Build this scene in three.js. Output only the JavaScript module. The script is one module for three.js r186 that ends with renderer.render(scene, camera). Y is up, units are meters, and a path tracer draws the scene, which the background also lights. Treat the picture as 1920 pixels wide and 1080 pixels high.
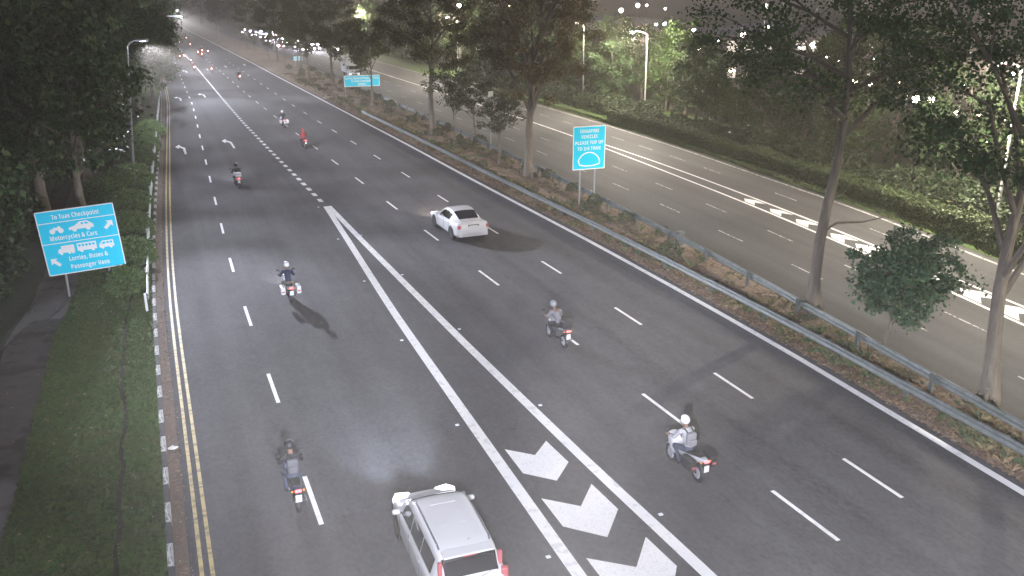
import * as THREE from 'three';
import { mergeGeometries } from 'three/addons/utils/BufferGeometryUtils.js';
import { RoundedBoxGeometry } from 'three/addons/geometries/RoundedBoxGeometry.js';

// ---------------------------------------------------------------- camera, sky, light, exposure
const scene = new THREE.Scene();
const camera = new THREE.PerspectiveCamera(36.26, 16 / 9, 0.2, 9000);
camera.position.set(0, 13, 0);
camera.lookAt(355.5, 13 - 315.4, -879.9);           // down 18.4 degrees, 22 degrees right of the road's direction
const renderer = new THREE.WebGLRenderer({ antialias: true });
renderer.toneMapping = THREE.LinearToneMapping;
renderer.toneMappingExposure = 0.64;
renderer.shadowMap.enabled = true;

// night sky over a lit town: dull violet, paler towards the horizon all the way round
{
  const w = 16, h = 64, data = new Float32Array(w * h * 4);
  for (let j = 0; j < h; j++) for (let i = 0; i < w; i++) {
    const el = (j + 0.5) / h * 180 - 90, g = Math.exp(-Math.abs(el) / 14);
    const o = (j * w + i) * 4;
    data[o] = 0.19 + 0.34 * g; data[o + 1] = 0.193 + 0.31 * g; data[o + 2] = 0.245 + 0.32 * g; data[o + 3] = 1;
  }
  const t = new THREE.DataTexture(data, w, h, THREE.RGBAFormat, THREE.FloatType);
  t.mapping = THREE.EquirectangularReflectionMapping; t.magFilter = THREE.LinearFilter; t.needsUpdate = true;
  scene.background = t; scene.environment = t;
}
const moon = new THREE.DirectionalLight(0xcdd6ff, 0.04);
moon.position.set(-60, 160, 40); moon.target.position.set(10, 0, -60); moon.castShadow = true; moon.shadow.radius = 6;
Object.assign(moon.shadow.camera, { left: -150, right: 150, top: 150, bottom: -150, near: 1, far: 500 });
scene.add(moon, moon.target);
const HAZE = 0.0013;
if (HAZE > 0) scene.fog = new THREE.FogExp2(0xe3dacb, HAZE);

// ---------------------------------------------------------------- helpers
let seed = 7;
const rnd = () => { seed = (seed + 0x6D2B79F5) | 0; let t = Math.imul(seed ^ (seed >>> 15), 1 | seed); t = (t + Math.imul(t ^ (t >>> 7), 61 | t)) ^ t; return ((t ^ (t >>> 14)) >>> 0) / 4294967296; };
const rr = (a, b) => a + (b - a) * rnd();
const clamp = (v, a, b) => Math.min(b, Math.max(a, v));
const mix = (a, b, t) => a + (b - a) * t;
const smooth = (a, b, v) => { const t = clamp((v - a) / (b - a), 0, 1); return t * t * (3 - 2 * t); };
const hash = (x, y) => { let h = Math.imul(x | 0, 374761393) + Math.imul(y | 0, 668265263); h = Math.imul(h ^ (h >>> 13), 1274126177); return ((h ^ (h >>> 16)) >>> 0) / 4294967296; };
function vnoise(x, y) {
  const xi = Math.floor(x), yi = Math.floor(y), fx = x - xi, fy = y - yi, u = fx * fx * (3 - 2 * fx), v = fy * fy * (3 - 2 * fy);
  return mix(mix(hash(xi, yi), hash(xi + 1, yi), u), mix(hash(xi, yi + 1), hash(xi + 1, yi + 1), u), v);
}
const fbm = (x, y, o = 4) => { let s = 0, a = 0.5, n = 0; for (let i = 0; i < o; i++) { s += a * vnoise(x, y); n += a; x = x * 2.03 + 11.7; y = y * 2.03 + 5.3; a *= 0.5; } return s / n; };
const toS = v => { v = clamp(v, 0, 1); return Math.round(255 * (v <= 0.0031308 ? v * 12.92 : 1.055 * Math.pow(v, 1 / 2.4) - 0.055)); };
function colourMap(w, h, fn) {                       // fn(u, v) -> linear rgb
  const d = new Uint8Array(w * h * 4);
  for (let j = 0; j < h; j++) for (let i = 0; i < w; i++) {
    const c = fn((i + 0.5) / w, (j + 0.5) / h), o = (j * w + i) * 4;
    d[o] = toS(c[0]); d[o + 1] = toS(c[1]); d[o + 2] = toS(c[2]); d[o + 3] = 255;
  }
  const t = new THREE.DataTexture(d, w, h, THREE.RGBAFormat); t.colorSpace = THREE.SRGBColorSpace;
  t.magFilter = THREE.LinearFilter; t.minFilter = THREE.LinearMipmapLinearFilter; t.generateMipmaps = true; t.wrapS = t.wrapT = THREE.MirroredRepeatWrapping; t.needsUpdate = true;
  return t;
}
function greyMap(w, h, fn) {
  const d = new Uint8Array(w * h * 4);
  for (let j = 0; j < h; j++) for (let i = 0; i < w; i++) { const c = Math.round(255 * clamp(fn((i + 0.5) / w, (j + 0.5) / h), 0, 1)), o = (j * w + i) * 4; d[o] = d[o + 1] = d[o + 2] = c; d[o + 3] = 255; }
  const t = new THREE.DataTexture(d, w, h, THREE.RGBAFormat); t.magFilter = THREE.LinearFilter; t.wrapS = t.wrapT = THREE.MirroredRepeatWrapping; t.needsUpdate = true;
  return t;
}
const lin = (r, g, b) => new THREE.Color().setRGB(r, g, b);
const std = (c, rough = 0.8, o = {}) => new THREE.MeshStandardMaterial({ color: c, roughness: rough, ...o });
const taken = new Map();
function numbered(n) { const k = taken.get(n) ?? 0; taken.set(n, k + 1); return k ? n + '_' + String(k).padStart(3, '0') : n; }
function mesh(name, geo, mat, parent) {
  const m = new THREE.Mesh(geo, mat); m.name = parent ? name : numbered(name); m.castShadow = m.receiveShadow = true;
  (parent ?? scene).add(m); return m;
}
function tag(o, label, category, group) { o.userData.label = label; o.userData.category = category; if (group) o.userData.group = group; return o; }
function thing(name, label, category, x = 0, y = 0, z = 0, turn = 0, group) {
  const g = new THREE.Group(); g.name = numbered(name); g.position.set(x, y, z); g.rotation.y = turn; scene.add(g);
  return tag(g, label, category, group);
}
function dup(src, x, y, z, turn, label, group, s) {
  const c = src.clone(); c.name = numbered(src.name.replace(/_\d{3}$/, '')); c.position.set(x, y, z); c.rotation.set(0, turn, 0);
  c.userData = { ...src.userData, label }; if (group) c.userData.group = group;
  if (s) c.scale.copy(s.isVector3 ? s : new THREE.Vector3(s, s, s));
  scene.add(c); return c;
}
const struct = o => { o.userData.kind = 'structure'; return o; };
function table(pts) {                                // piecewise-linear x(z), z falling away from the camera
  const p = [...pts].sort((a, b) => a[0] - b[0]);
  return z => {
    if (z <= p[0][0]) { const [a, b] = [p[0], p[1]]; return a[1] + (b[1] - a[1]) / (b[0] - a[0]) * (z - a[0]); }
    for (let i = 1; i < p.length; i++) if (z <= p[i][0]) { const a = p[i - 1], b = p[i]; return mix(a[1], b[1], (z - a[0]) / (b[0] - a[0])); }
    return p[p.length - 1][1];
  };
}
function softTable(pts, r = 6) { const f = table(pts); return z => (f(z - r) + f(z - r / 2) + f(z) * 2 + f(z + r / 2) + f(z + r)) / 6; }
// a sheet between x = a(z) and x = b(z); y(x, z) its height; uv in metres
function sheet(z0, z1, step, a, b, nx, y, uvScale = [1, 1]) {
  const nz = Math.max(1, Math.round(Math.abs(z1 - z0) / step)), P = [], U = [], I = [];
  for (let j = 0; j <= nz; j++) {
    const z = mix(z0, z1, j / nz), xa = a(z), xb = b(z);
    for (let i = 0; i <= nx; i++) { const x = mix(xa, xb, i / nx); P.push(x, typeof y === 'function' ? y(x, z, i / nx) : y, z); U.push(x * uvScale[0], -z * uvScale[1]); }
  }
  for (let j = 0; j < nz; j++) for (let i = 0; i < nx; i++) { const k = j * (nx + 1) + i, l = k + nx + 1; I.push(k, k + 1, l, k + 1, l + 1, l); }
  const g = new THREE.BufferGeometry(); g.setAttribute('position', new THREE.Float32BufferAttribute(P, 3)); g.setAttribute('uv', new THREE.Float32BufferAttribute(U, 2)); g.setIndex(I); g.computeVertexNormals(); return g;
}
function flat(points, y, uvs = 1) {                  // a flat polygon from [x, z] corners
  const s = new THREE.Shape(points.map(([x, z]) => new THREE.Vector2(x, -z))), g = new THREE.ShapeGeometry(s); g.rotateX(-Math.PI / 2); g.translate(0, y, 0); return g;
}
const merge = l => mergeGeometries(l.map(g => { const q = g.index ? g.toNonIndexed() : g; for (const k of Object.keys(q.attributes)) if (!['position', 'normal', 'uv', 'color'].includes(k)) q.deleteAttribute(k); return q; }), false);
const box = (w, h, d, x = 0, y = 0, z = 0, ry = 0) => { const g = new THREE.BoxGeometry(w, h, d); if (ry) g.rotateY(ry); g.translate(x, y, z); return g; };
const rbox = (w, h, d, r, x = 0, y = 0, z = 0, seg = 2) => { const g = new RoundedBoxGeometry(w, h, d, seg, r); g.translate(x, y, z); return g; };
const V = (x, y, z) => new THREE.Vector3(x, y, z);
function tube(pts, r0, r1 = r0, sides = 8, caps = true) {     // tapered tube along points
  const P = [], N = [], U = [], I = [], n = pts.length; let ref = V(0.13, 0.2, 1).normalize();
  for (let i = 0; i < n; i++) {
    const t = pts[Math.min(i + 1, n - 1)].clone().sub(pts[Math.max(i - 1, 0)]).normalize();
    if (Math.abs(t.dot(ref)) > 0.95) ref = V(1, 0.1, 0).normalize();
    const a = ref.clone().cross(t).normalize(), b = t.clone().cross(a), r = Array.isArray(r0) ? r0[i] : mix(r0, r1, i / (n - 1));
    for (let k = 0; k <= sides; k++) { const q = k / sides * Math.PI * 2, d = a.clone().multiplyScalar(Math.cos(q)).addScaledVector(b, Math.sin(q)); P.push(pts[i].x + d.x * r, pts[i].y + d.y * r, pts[i].z + d.z * r); N.push(d.x, d.y, d.z); U.push(k / sides, i / (n - 1)); }
  }
  for (let i = 0; i < n - 1; i++) for (let k = 0; k < sides; k++) { const q = i * (sides + 1) + k, l = q + sides + 1; I.push(q, q + 1, l, q + 1, l + 1, l); }
  if (caps) for (const e of [0, n - 1]) {
    const c = P.length / 3; P.push(pts[e].x, pts[e].y, pts[e].z); const t = pts[e].clone().sub(pts[e ? e - 1 : 1]).normalize(); N.push(t.x, t.y, t.z); U.push(0.5, 0.5);
    for (let k = 0; k < sides; k++) { const q = e * (sides + 1) + k; e ? I.push(q, q + 1, c) : I.push(q + 1, q, c); }
  }
  const g = new THREE.BufferGeometry(); g.setAttribute('position', new THREE.Float32BufferAttribute(P, 3)); g.setAttribute('normal', new THREE.Float32BufferAttribute(N, 3)); g.setAttribute('uv', new THREE.Float32BufferAttribute(U, 2)); g.setIndex(I); return g;
}

// ---------------------------------------------------------------- the lie of the roads: x(z) of every line, metres
const xRight = softTable([[30, 20.4], [-14, 20.9], [-19, 21.3], [-24, 21.6], [-31, 21.7], [-41, 21.8], [-60, 21.5], [-80, 21.4], [-100, 21.1], [-124, 20.8], [-160, 20.3], [-185, 20.1], [-232, 19.4], [-300, 18.4], [-370, 17], [-600, 14]]);
const xYellow = softTable([[30, -0.15], [-20, -0.2], [-40, -0.3], [-52, -0.1], [-64, 0.2], [-84, 0.8], [-121, 1.9], [-139, 2.1], [-162, 2.3], [-200, 3.0], [-300, 5], [-370, 6.3], [-600, 9]]);
const xA = softTable([[30, 2.9], [-21, 2.8], [-37, 2.75], [-45, 2.8], [-53, 3.0], [-61, 3.2], [-76, 3.6], [-91, 4.0], [-106, 4.45], [-120, 4.8], [-143, 4.95], [-157, 5.05], [-250, 6.2]], 3);
const xB = softTable([[-50, 9.9], [-58, 9.72], [-80, 9.25], [-100, 8.95], [-125, 8.85], [-182, 8.8], [-277, 8.3], [-370, 8.3]], 3);
const xVL = softTable([[20, 7.3], [0, 7.7], [-15.7, 8.05], [-22.9, 8.27], [-30.4, 8.5], [-34.8, 8.65], [-40.8, 8.95], [-47.4, 9.3], [-56.3, 9.74], [-60, 9.9]], 2);
const xVR = softTable([[20, 12.1], [0, 11.4], [-14.6, 10.9], [-20, 10.64], [-30, 10.35], [-39, 10.18], [-47.5, 10.02], [-56.3, 9.92], [-60, 9.9]], 2);
const xC = softTable([[0, 15], [-15.8, 14.7], [-22.6, 14.52], [-30, 14.38], [-38, 14.2], [-47, 13.95], [-55, 13.8], [-72, 13.45], [-88.7, 13.05], [-103, 12.85], [-126, 12.5], [-150, 12.4], [-260, 11.8]], 3);
const xD = softTable([[0, 17.6], [-12, 17.7], [-31, 17.85], [-47, 17.6], [-65, 17.4], [-82, 17.05], [-97, 16.65], [-120, 16.3], [-161, 16.1], [-260, 15.4]], 3);
const xE = softTable([[20, 23.6], [0, 25.6], [-22.2, 28.0], [-34.5, 29.4], [-50.5, 30.4], [-80, 31.4], [-120, 31.9], [-200, 32], [-400, 29], [-600, 25]]);
const xF = softTable([[20, 26], [0, 28], [-22, 30.2], [-34, 31.9], [-49.7, 33.3], [-80, 34.6], [-120, 35.1], [-200, 35.2], [-400, 32.5]]);
const xGl = softTable([[20, 28.3], [0, 30], [-23.8, 32.5], [-28.4, 33.35], [-33.9, 34.15], [-38.7, 34.75], [-47, 35.68], [-63, 36.87], [-78, 37.8], [-90, 38.1], [-130, 38.3], [-200, 38.4], [-400, 35.7]], 4);
const xGu = softTable([[20, 30.3], [0, 32], [-26.7, 34.65], [-29, 35.03], [-35, 35.75], [-40.5, 36.4], [-46.6, 36.93], [-49, 37.15], [-57.2, 37.74], [-65.3, 38.12], [-80, 38.35], [-90, 38.4]], 4);
const xOut = softTable([[20, 33.6], [0, 35.4], [-28.7, 38.6], [-33, 39.5], [-39.7, 40.8], [-46.7, 41.6], [-56, 42.4], [-67, 43.5], [-83.6, 44.4], [-101, 44.9], [-150, 44.8], [-200, 44.7], [-390, 42], [-600, 38]]);
const xMed0 = z => xRight(z) + 0.42 + 0.16 * (fbm(z * 0.8, 3.1, 3) - 0.5);     // ragged edge of the leaf litter
const xMed1 = z => xE(z) - 3.45 + 0.25 * (fbm(z * 0.7, 9.4, 3) - 0.5);
const xCityEdge = z => xE(z) - 3.0;
const xRail1 = z => xRight(z) + 0.95, xRail2 = z => xE(z) - 4.25;
const xKerb = z => xYellow(z) - 0.58;                // face of the left kerb

// ---------------------------------------------------------------- surfaces
const speck = greyMap(512, 512, (u, v) => 0.35 + 0.4 * vnoise(u * 300, v * 300) + 0.25 * vnoise(u * 90, v * 90)); 
const stains = [[16, -16.6, 0.35, 2.2, 0.6], [15.3, -18.7, 0.25, 1.4, 0.45], [16.1, -21.6, 0.3, 1.8, 0.5], [7.4, -23.5, 0.12, 1.6, 0.5], [19.3, -19, 0.5, 3.2, 0.25], [4.7, -60, 0.4, 8, 0.2], [12, -44, 0.6, 9, 0.25], [2.5, -34, 0.16, 9, 0.35]];
const patches = [[3.4, 5.1, -41.5, -49.5, -0.09], [11.2, 13.1, -27, -33.5, 0.07], [18.4, 20.6, -33, -45, -0.1], [15.1, 16.9, -58, -66, -0.08], [0.4, 2.0, -58, -70, 0.07], [6.2, 7.6, -33, -37, -0.08]];      // old repairs
function asphaltJ(u, v) {
  const x = -1 + u * 24, z = -v * 128;
  const lane = [1.1, 5.6, 12.2, 15.9, 19.4].map((c, i) => [c, [0.8, 0.9, 0.9, 0.85, 0.9][i]]);
  let s = 1 + 0.55 * (fbm(x * 14, z * 11, 2) - 0.5) + 0.5 * (fbm(x * 0.55 + 40, z * 0.16, 4) - 0.5) + 0.3 * (fbm(x * 3.1, z * 0.05 + 8, 3) - 0.5) + 0.3 * (fbm(x * 1.7 + 3, z * 1.4, 4) - 0.5);
  const ck = Math.abs(fbm(x * 0.5 + 70, z * 0.22 + 3, 5) - 0.5); s -= 0.28 * Math.exp(-((ck / 0.004) ** 2)) * smooth(0.5, 0.62, fbm(x * 0.3 + 9, z * 0.1, 3));                 // hair cracks
  for (const [px0, px1, pz0, pz1, k] of patches) if (x > px0 && x < px1 && z < pz0 && z > pz1) s += k;
  for (const [c, w] of lane) {                       // dropped oil darkens the middle of a lane, tyres polish the tracks
    const m = fbm(c, z * 0.12, 3);
    s -= 0.26 * m * Math.exp(-(((x - c) / 0.35) ** 2)); s += 0.16 * m * (Math.exp(-(((x - c - w) / 0.3) ** 2)) + Math.exp(-(((x - c + w) / 0.3) ** 2)));
  }
  for (const [sx, sz, wx, wz, k] of stains) s -= k * 0.55 * Math.exp(-(((x - sx - 0.1 * (fbm(z * 2, sx) - 0.5)) / wx) ** 2) - ((z - sz) / wz) ** 2) * smooth(0.3, 0.6, fbm(x * 6 + sx, z * 3, 3));
  const seam = Math.min(Math.abs(x - xD(z)), Math.abs(x - xC(z) - 0.03)); s += 0.2 * Math.exp(-((seam / 0.03) ** 2)) * smooth(0.45, 0.6, fbm(x, z * 0.3, 2));
  const b = 0.071 * s; return [b * 1.02, b * 0.985, b * 1.035];
}
const matRoadJ = std(0xffffff, 0.88, { map: colourMap(1024, 2048, asphaltJ), bumpMap: speck, bumpScale: 0.004 });
function asphaltC(u, v) {
  const x = 22 + u * 26, z = -v * 128, e = x - xE(z);
  let s = 1 + 0.26 * (fbm(x * 9, z * 9, 2) - 0.5) + 0.42 * (fbm(e * 0.5 + 9, z * 0.07, 4) - 0.5) + 0.34 * (fbm(e * 2.3, z * 0.03 + 5, 3) - 0.5);
  for (const c of [-1.6, 1.3, 4.4, 8.6]) { const m = fbm(c, z * 0.1, 3); s -= 0.2 * m * Math.exp(-(((e - c) / 0.4) ** 2)); s += 0.1 * m * Math.exp(-(((e - c - 0.9) / 0.3) ** 2)); }
  const b = 0.075 * s; return [b * 1.03, b, b * 0.985];
}
const matRoadC = std(0xffffff, 0.85, { map: colourMap(768, 2048, asphaltC), bumpMap: speck, bumpScale: 0.004 });
const paintMap = colourMap(512, 512, (u, v) => { const w = smooth(0.52, 0.75, fbm(u * 30, v * 30, 4)) * 0.16 + 0.06 * vnoise(u * 200, v * 200); const b = 0.9 - w; return [b, b * 0.985, b * 0.965]; });
const matPaint = std(0xffffff, 0.6, { map: paintMap });
const wornMap = colourMap(512, 512, (u, v) => { const w = smooth(0.42, 0.72, fbm(u * 40, v * 40, 4)) * 0.42 + 0.15 * vnoise(u * 220, v * 220); const b = 0.6 - w; return [b, b * 0.97, b * 0.9]; });
const matWorn = std(0xffffff, 0.7, { map: wornMap });
const matYellow = std(0xffffff, 0.65, { map: colourMap(256, 512, (u, v) => { const w = 1 - smooth(0.45, 0.8, fbm(u * 30, v * 50, 4)) * 0.45 - 0.15 * vnoise(u * 90, v * 160); return [0.62 * w, 0.47 * w, 0.16 * w]; }) });
const litterMap = colourMap(1024, 1024, (u, v) => {
  const x = u * 12, z = v * 12, g = smooth(0.53, 0.68, fbm(x * 0.5 + 3, z * 0.5, 4)), n = fbm(x * 6, z * 6, 4), f = vnoise(x * 30, z * 30);
  const br = [0.15 + 0.12 * n + 0.06 * f, 0.108 + 0.085 * n + 0.045 * f, 0.08 + 0.06 * n + 0.03 * f], gr = [0.08 + 0.06 * n + 0.03 * f, 0.08 + 0.06 * n + 0.03 * f, 0.042 + 0.03 * n];
  return [0, 1, 2].map(i => mix(br[i], gr[i], g));
});
const matLitter = std(0xffffff, 0.95, { map: litterMap, bumpMap: greyMap(512, 512, (u, v) => fbm(u * 60, v * 60, 4)), bumpScale: 0.05 });
const grassMap = colourMap(1024, 1024, (u, v) => {
  const x = u * 12, z = v * 12, n = fbm(x * 5, z * 5, 4), f = vnoise(x * 34, z * 34), d = smooth(0.56, 0.74, fbm(x * 0.8 + 20, z * 0.8, 4));
  const k = smooth(0.6, 0.72, fbm(x * 0.45 + 60, z * 0.45, 4)) * 0.6; return [mix(mix(0.04 + 0.036 * n + 0.02 * f, 0.1 + 0.035 * f, d * 0.5), 0.09, k), mix(mix(0.074 + 0.055 * n + 0.034 * f, 0.095 + 0.03 * f, d * 0.5), 0.07, k), mix(mix(0.017 + 0.014 * n, 0.038, d * 0.5), 0.045, k)];
});
const matGrass = std(0xffffff, 0.95, { map: grassMap, bumpMap: greyMap(512, 512, (u, v) => fbm(u * 70, v * 70, 4)), bumpScale: 0.05 });
const soilMap = colourMap(512, 512, (u, v) => { const n = fbm(u * 40, v * 40, 5), f = vnoise(u * 240, v * 240); return [0.024 + 0.03 * n + 0.02 * f, 0.02 + 0.024 * n + 0.016 * f, 0.015 + 0.018 * n + 0.01 * f]; });
const matSoil = std(0xffffff, 0.97, { map: soilMap });
const matPath = std(0xffffff, 0.9, { map: colourMap(1024, 1024, (u, v) => { const x = u * 12, z = v * 12, n = fbm(x * 3, z * 3, 5), f = vnoise(x * 40, z * 40), l = smooth(0.55, 0.7, fbm(x * 1.3 + 7, z * 1.3, 4)); return [0.075 + 0.04 * n + 0.025 * f - 0.035 * l, 0.067 + 0.034 * n + 0.022 * f - 0.033 * l, 0.06 + 0.03 * n + 0.019 * f - 0.031 * l]; }) });
const matConcrete = std(0xffffff, 0.9, { map: colourMap(512, 512, (u, v) => { const n = fbm(u * 30, v * 30, 5), f = vnoise(u * 200, v * 200); const b = 0.2 + 0.12 * n + 0.05 * f; return [b, b * 0.97, b * 0.92]; }) });
const matGutter = std(0xffffff, 0.95, { map: colourMap(512, 512, (u, v) => { const n = fbm(u * 36, v * 36, 5), f = vnoise(u * 200, v * 200), l = smooth(0.5, 0.66, fbm(u * 9, v * 9, 4)); return [0.1 + 0.09 * n + 0.05 * f + 0.02 * l, 0.08 + 0.07 * n + 0.04 * f, 0.062 + 0.05 * n + 0.035 * f]; }) });
const matGround = std(0xffffff, 0.97, { map: colourMap(512, 512, (u, v) => { const n = fbm(u * 50, v * 50, 5); return [0.028 + 0.03 * n, 0.034 + 0.035 * n, 0.018 + 0.018 * n]; }) });

// ---------------------------------------------------------------- ground and roads
{
  const g = new THREE.PlaneGeometry(9000, 9000); g.rotateX(-Math.PI / 2); g.translate(0, -0.09, 0);
  const uv = g.attributes.uv; for (let i = 0; i < uv.count; i++) uv.setXY(i, uv.getX(i) * 700, uv.getY(i) * 700);
  struct(mesh('ground', g, matGround));
}
const reUV = (g, f) => { const p = g.attributes.position, u = g.attributes.uv; for (let i = 0; i < p.count; i++) u.setXY(i, ...f(p.getX(i), p.getZ(i))); return g; };
const roadJ = struct(mesh('road', reUV(sheet(30, -600, 4, z => xYellow(z) - 0.24, z => xRight(z) + 0.85, 8, 0), (x, z) => [(x + 1) / 24, -z / 128]), matRoadJ));
roadJ.userData.label = 'dark asphalt carriageway leading away from the camera';
const roadC = struct(mesh('road', reUV(sheet(30, -600, 4, z => xMed1(z) - 0.5, z => xOut(z) + 0.75, 8, -0.004), (x, z) => [(x - 22) / 26, -z / 128]), matRoadC));
roadC.userData.label = 'worn grey carriageway beyond the planted median';
const mark = (name, geo, mat, parent) => mesh(name, geo, mat, parent);
const MY = 0.004;
const line = (parent, name, f, z0, z1, w, mat = matPaint, y = MY, step = 2) => mark(name, sheet(z0, z1, Math.min(step, Math.abs(z1 - z0)), z => f(z) - w / 2, z => f(z) + w / 2, 1, y, [0.2, 0.2]), mat, parent);
line(roadJ, 'edge_line', xRight, 30, -420, 0.28);
line(roadJ, 'yellow_line', xYellow, 30, -330, 0.1, matYellow);
line(roadJ, 'yellow_line', z => xYellow(z) + 0.24, 30, -330, 0.1, matYellow);
for (const z of [10.5, 2.6, -5.4, -13.4, -21.4, -29.15, -37, -45.1, -53, -60.8, -68.6, -76.2, -83.8, -91.2, -98.7, -106.2, -113.5, -120.6, -128, -135.5, -143, -150, -157, -164.5, -172, -180, -188, -196]) line(roadJ, 'lane_dash', xA, z + 1.3, z - 1.3, 0.13);
for (const z of [10, 2, -6.5, -15.8, -22.6, -30, -38.15, -46.9, -55.1, -63.9, -72.2, -80.4, -88.7, -95.8, -103.3, -111.4, -118.4, -126.2, -133, -141, -148.9, -157.1, -165.1, -172.5, -180, -188, -196, -204]) line(roadJ, 'lane_dash', xC, z + 1.28, z - 1.28, 0.13);
for (const z of [6, -2, -9.6, -16.6, -23.3, -30.9, -38.6, -46.9, -55.8, -64.8, -73.2, -81.7, -89.7, -97, -105.4, -113.4, -120.5, -128.4, -136.5, -144.1, -152.5, -161.2, -169, -177, -186, -194, -202]) line(roadJ, 'lane_dash', xD, z + 1.15, z - 1.15, 0.13);
for (let z = -58.3, k = 0; z > -127; z -= 1.95, k++) line(roadJ, 'merge_dash', xB, z + 0.5, z - 0.5, 0.3);
line(roadJ, 'merge_line', xB, -126.5, -330, 0.24);
line(roadJ, 'gore_line', xVL, 25, -56.4, 0.34, matPaint);
line(roadJ, 'gore_line', xVR, 25, -56.4, 0.34, matPaint, MY * 2);
const chevJ = [[[8.66, -22.03], [9.37, -21.36], [10.04, -22.05], [10.12, -20.61], [9.36, -19.79], [8.63, -20.52]], [[8.58, -19.11], [9.41, -18.36], [10.19, -19.27], [10.27, -17.86], [9.40, -16.83], [8.56, -17.68]], [[8.51, -16.25], [9.47, -15.48], [10.31, -16.48], [10.39, -15.15], [9.43, -13.9], [8.48, -14.9]], [[8.42, -13.4], [9.5, -12.5], [10.45, -13.7], [10.52, -12.4], [9.45, -11], [8.38, -12.1]], [[8.3, -10.5], [9.5, -9.5], [10.6, -10.8], [10.66, -9.5], [9.5, -8], [8.26, -9.2]]];
for (const c of chevJ) mark('chevron', flat(c, MY), matPaint, roadJ);
// left-turn arrows: a shaft along the lane that bends left into a head
const arrow = (x, z, s, sx = 1) => flat([[x + 0.1, z], [x + 0.1, z - 3.6 * s], [x - 0.25 * sx, z - 4.6 * s], [x - 0.32 * sx, z - 5.6 * s], [x - 0.72 * sx, z - 4.5 * s], [x - 0.5 * sx, z - 3.2 * s], [x - 0.36 * sx, z - 3.95 * s], [x - 0.1, z - 3.1 * s], [x - 0.1, z]], MY);
for (const [x, z, s] of [[2.25, -80.8, 1], [6.45, -82.5, 1.05], [3.65, -124, 1], [6.85, -127, 1.05], [6.55, -170.5, 1]]) mark('turn_arrow', arrow(x, z, s), matPaint, roadJ);
for (const [x, z] of [[14.15, -180], [18, -183.5], [10.4, -174]]) mark('straight_arrow', flat([[x + 0.1, z], [x + 0.1, z - 3], [x + 0.32, z - 3], [x, z - 5], [x - 0.32, z - 3], [x - 0.1, z - 3], [x - 0.1, z]], MY), matPaint, roadJ);
const studGeo = rbox(0.12, 0.03, 0.1, 0.012); const matStud = std(lin(0.8, 0.82, 0.85), 0.25);
for (const [x, z] of [[10.22, -48.29], [8.84, -47.98], [8.46, -39.85], [10.42, -40.16], [8.11, -31.77], [10.63, -32.08], [7.83, -24.05], [10.86, -24.36], [11.18, -17.2], [7.67, -16.62], [9.24, -56.31]]) mesh('road_stud', studGeo, matStud, roadJ).position.set(x, 0.018, z);
// the far carriageway
line(roadC, 'edge_line', xCityEdge, 30, -420, 0.13, matWorn, 0.001);
line(roadC, 'edge_line', xOut, 30, -420, 0.2, matWorn, 0.001);
for (let z = 10; z > -300; z -= z < -60 ? 8 : 7.2) { line(roadC, 'lane_dash', xE, z + 1.3, z - 1.3, 0.1, matWorn, 0.001); line(roadC, 'lane_dash', xF, z + 2.4, z - 0.2, 0.1, matWorn, 0.001); }
for (const z of [-22, -37.4, -47.6, -57.5, -63.2, -69, -74.6, -80.5, -86.5, -93, -100, -107, -114, -121, -128]) line(roadC, 'lane_dash', s => mix(xGu(s), xOut(s), 0.5), z + 1.3, z - 1.3, 0.1, matWorn, 0.001);
line(roadC, 'divider_line', xGl, 20, -220, 0.2, matPaint, 0.001);
line(roadC, 'divider_line', xGu, 20, -76, 0.2, matPaint, 0.005);
for (const z of [-2, -6, -10, -13.8, -17.2, -20.4, -23.4, -26.2, -28.4, -30.6, -33.4, -36.4, -38.7, -42.2, -45.1, -48.2]) {     // rounded noses towards the far end
  const a = s => xGl(s) + 0.2, b = s => xGu(s) - 0.22, m = s => (a(s) + b(s)) / 2;
  mark('chevron', flat([[m(z), z], [b(z + 0.8), z + 0.8], [b(z + 2), z + 2.0], [m(z + 1.3), z + 1.32], [a(z + 2), z + 2.0], [a(z + 0.8), z + 0.8]], 0.001), matPaint, roadC);
}

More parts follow.
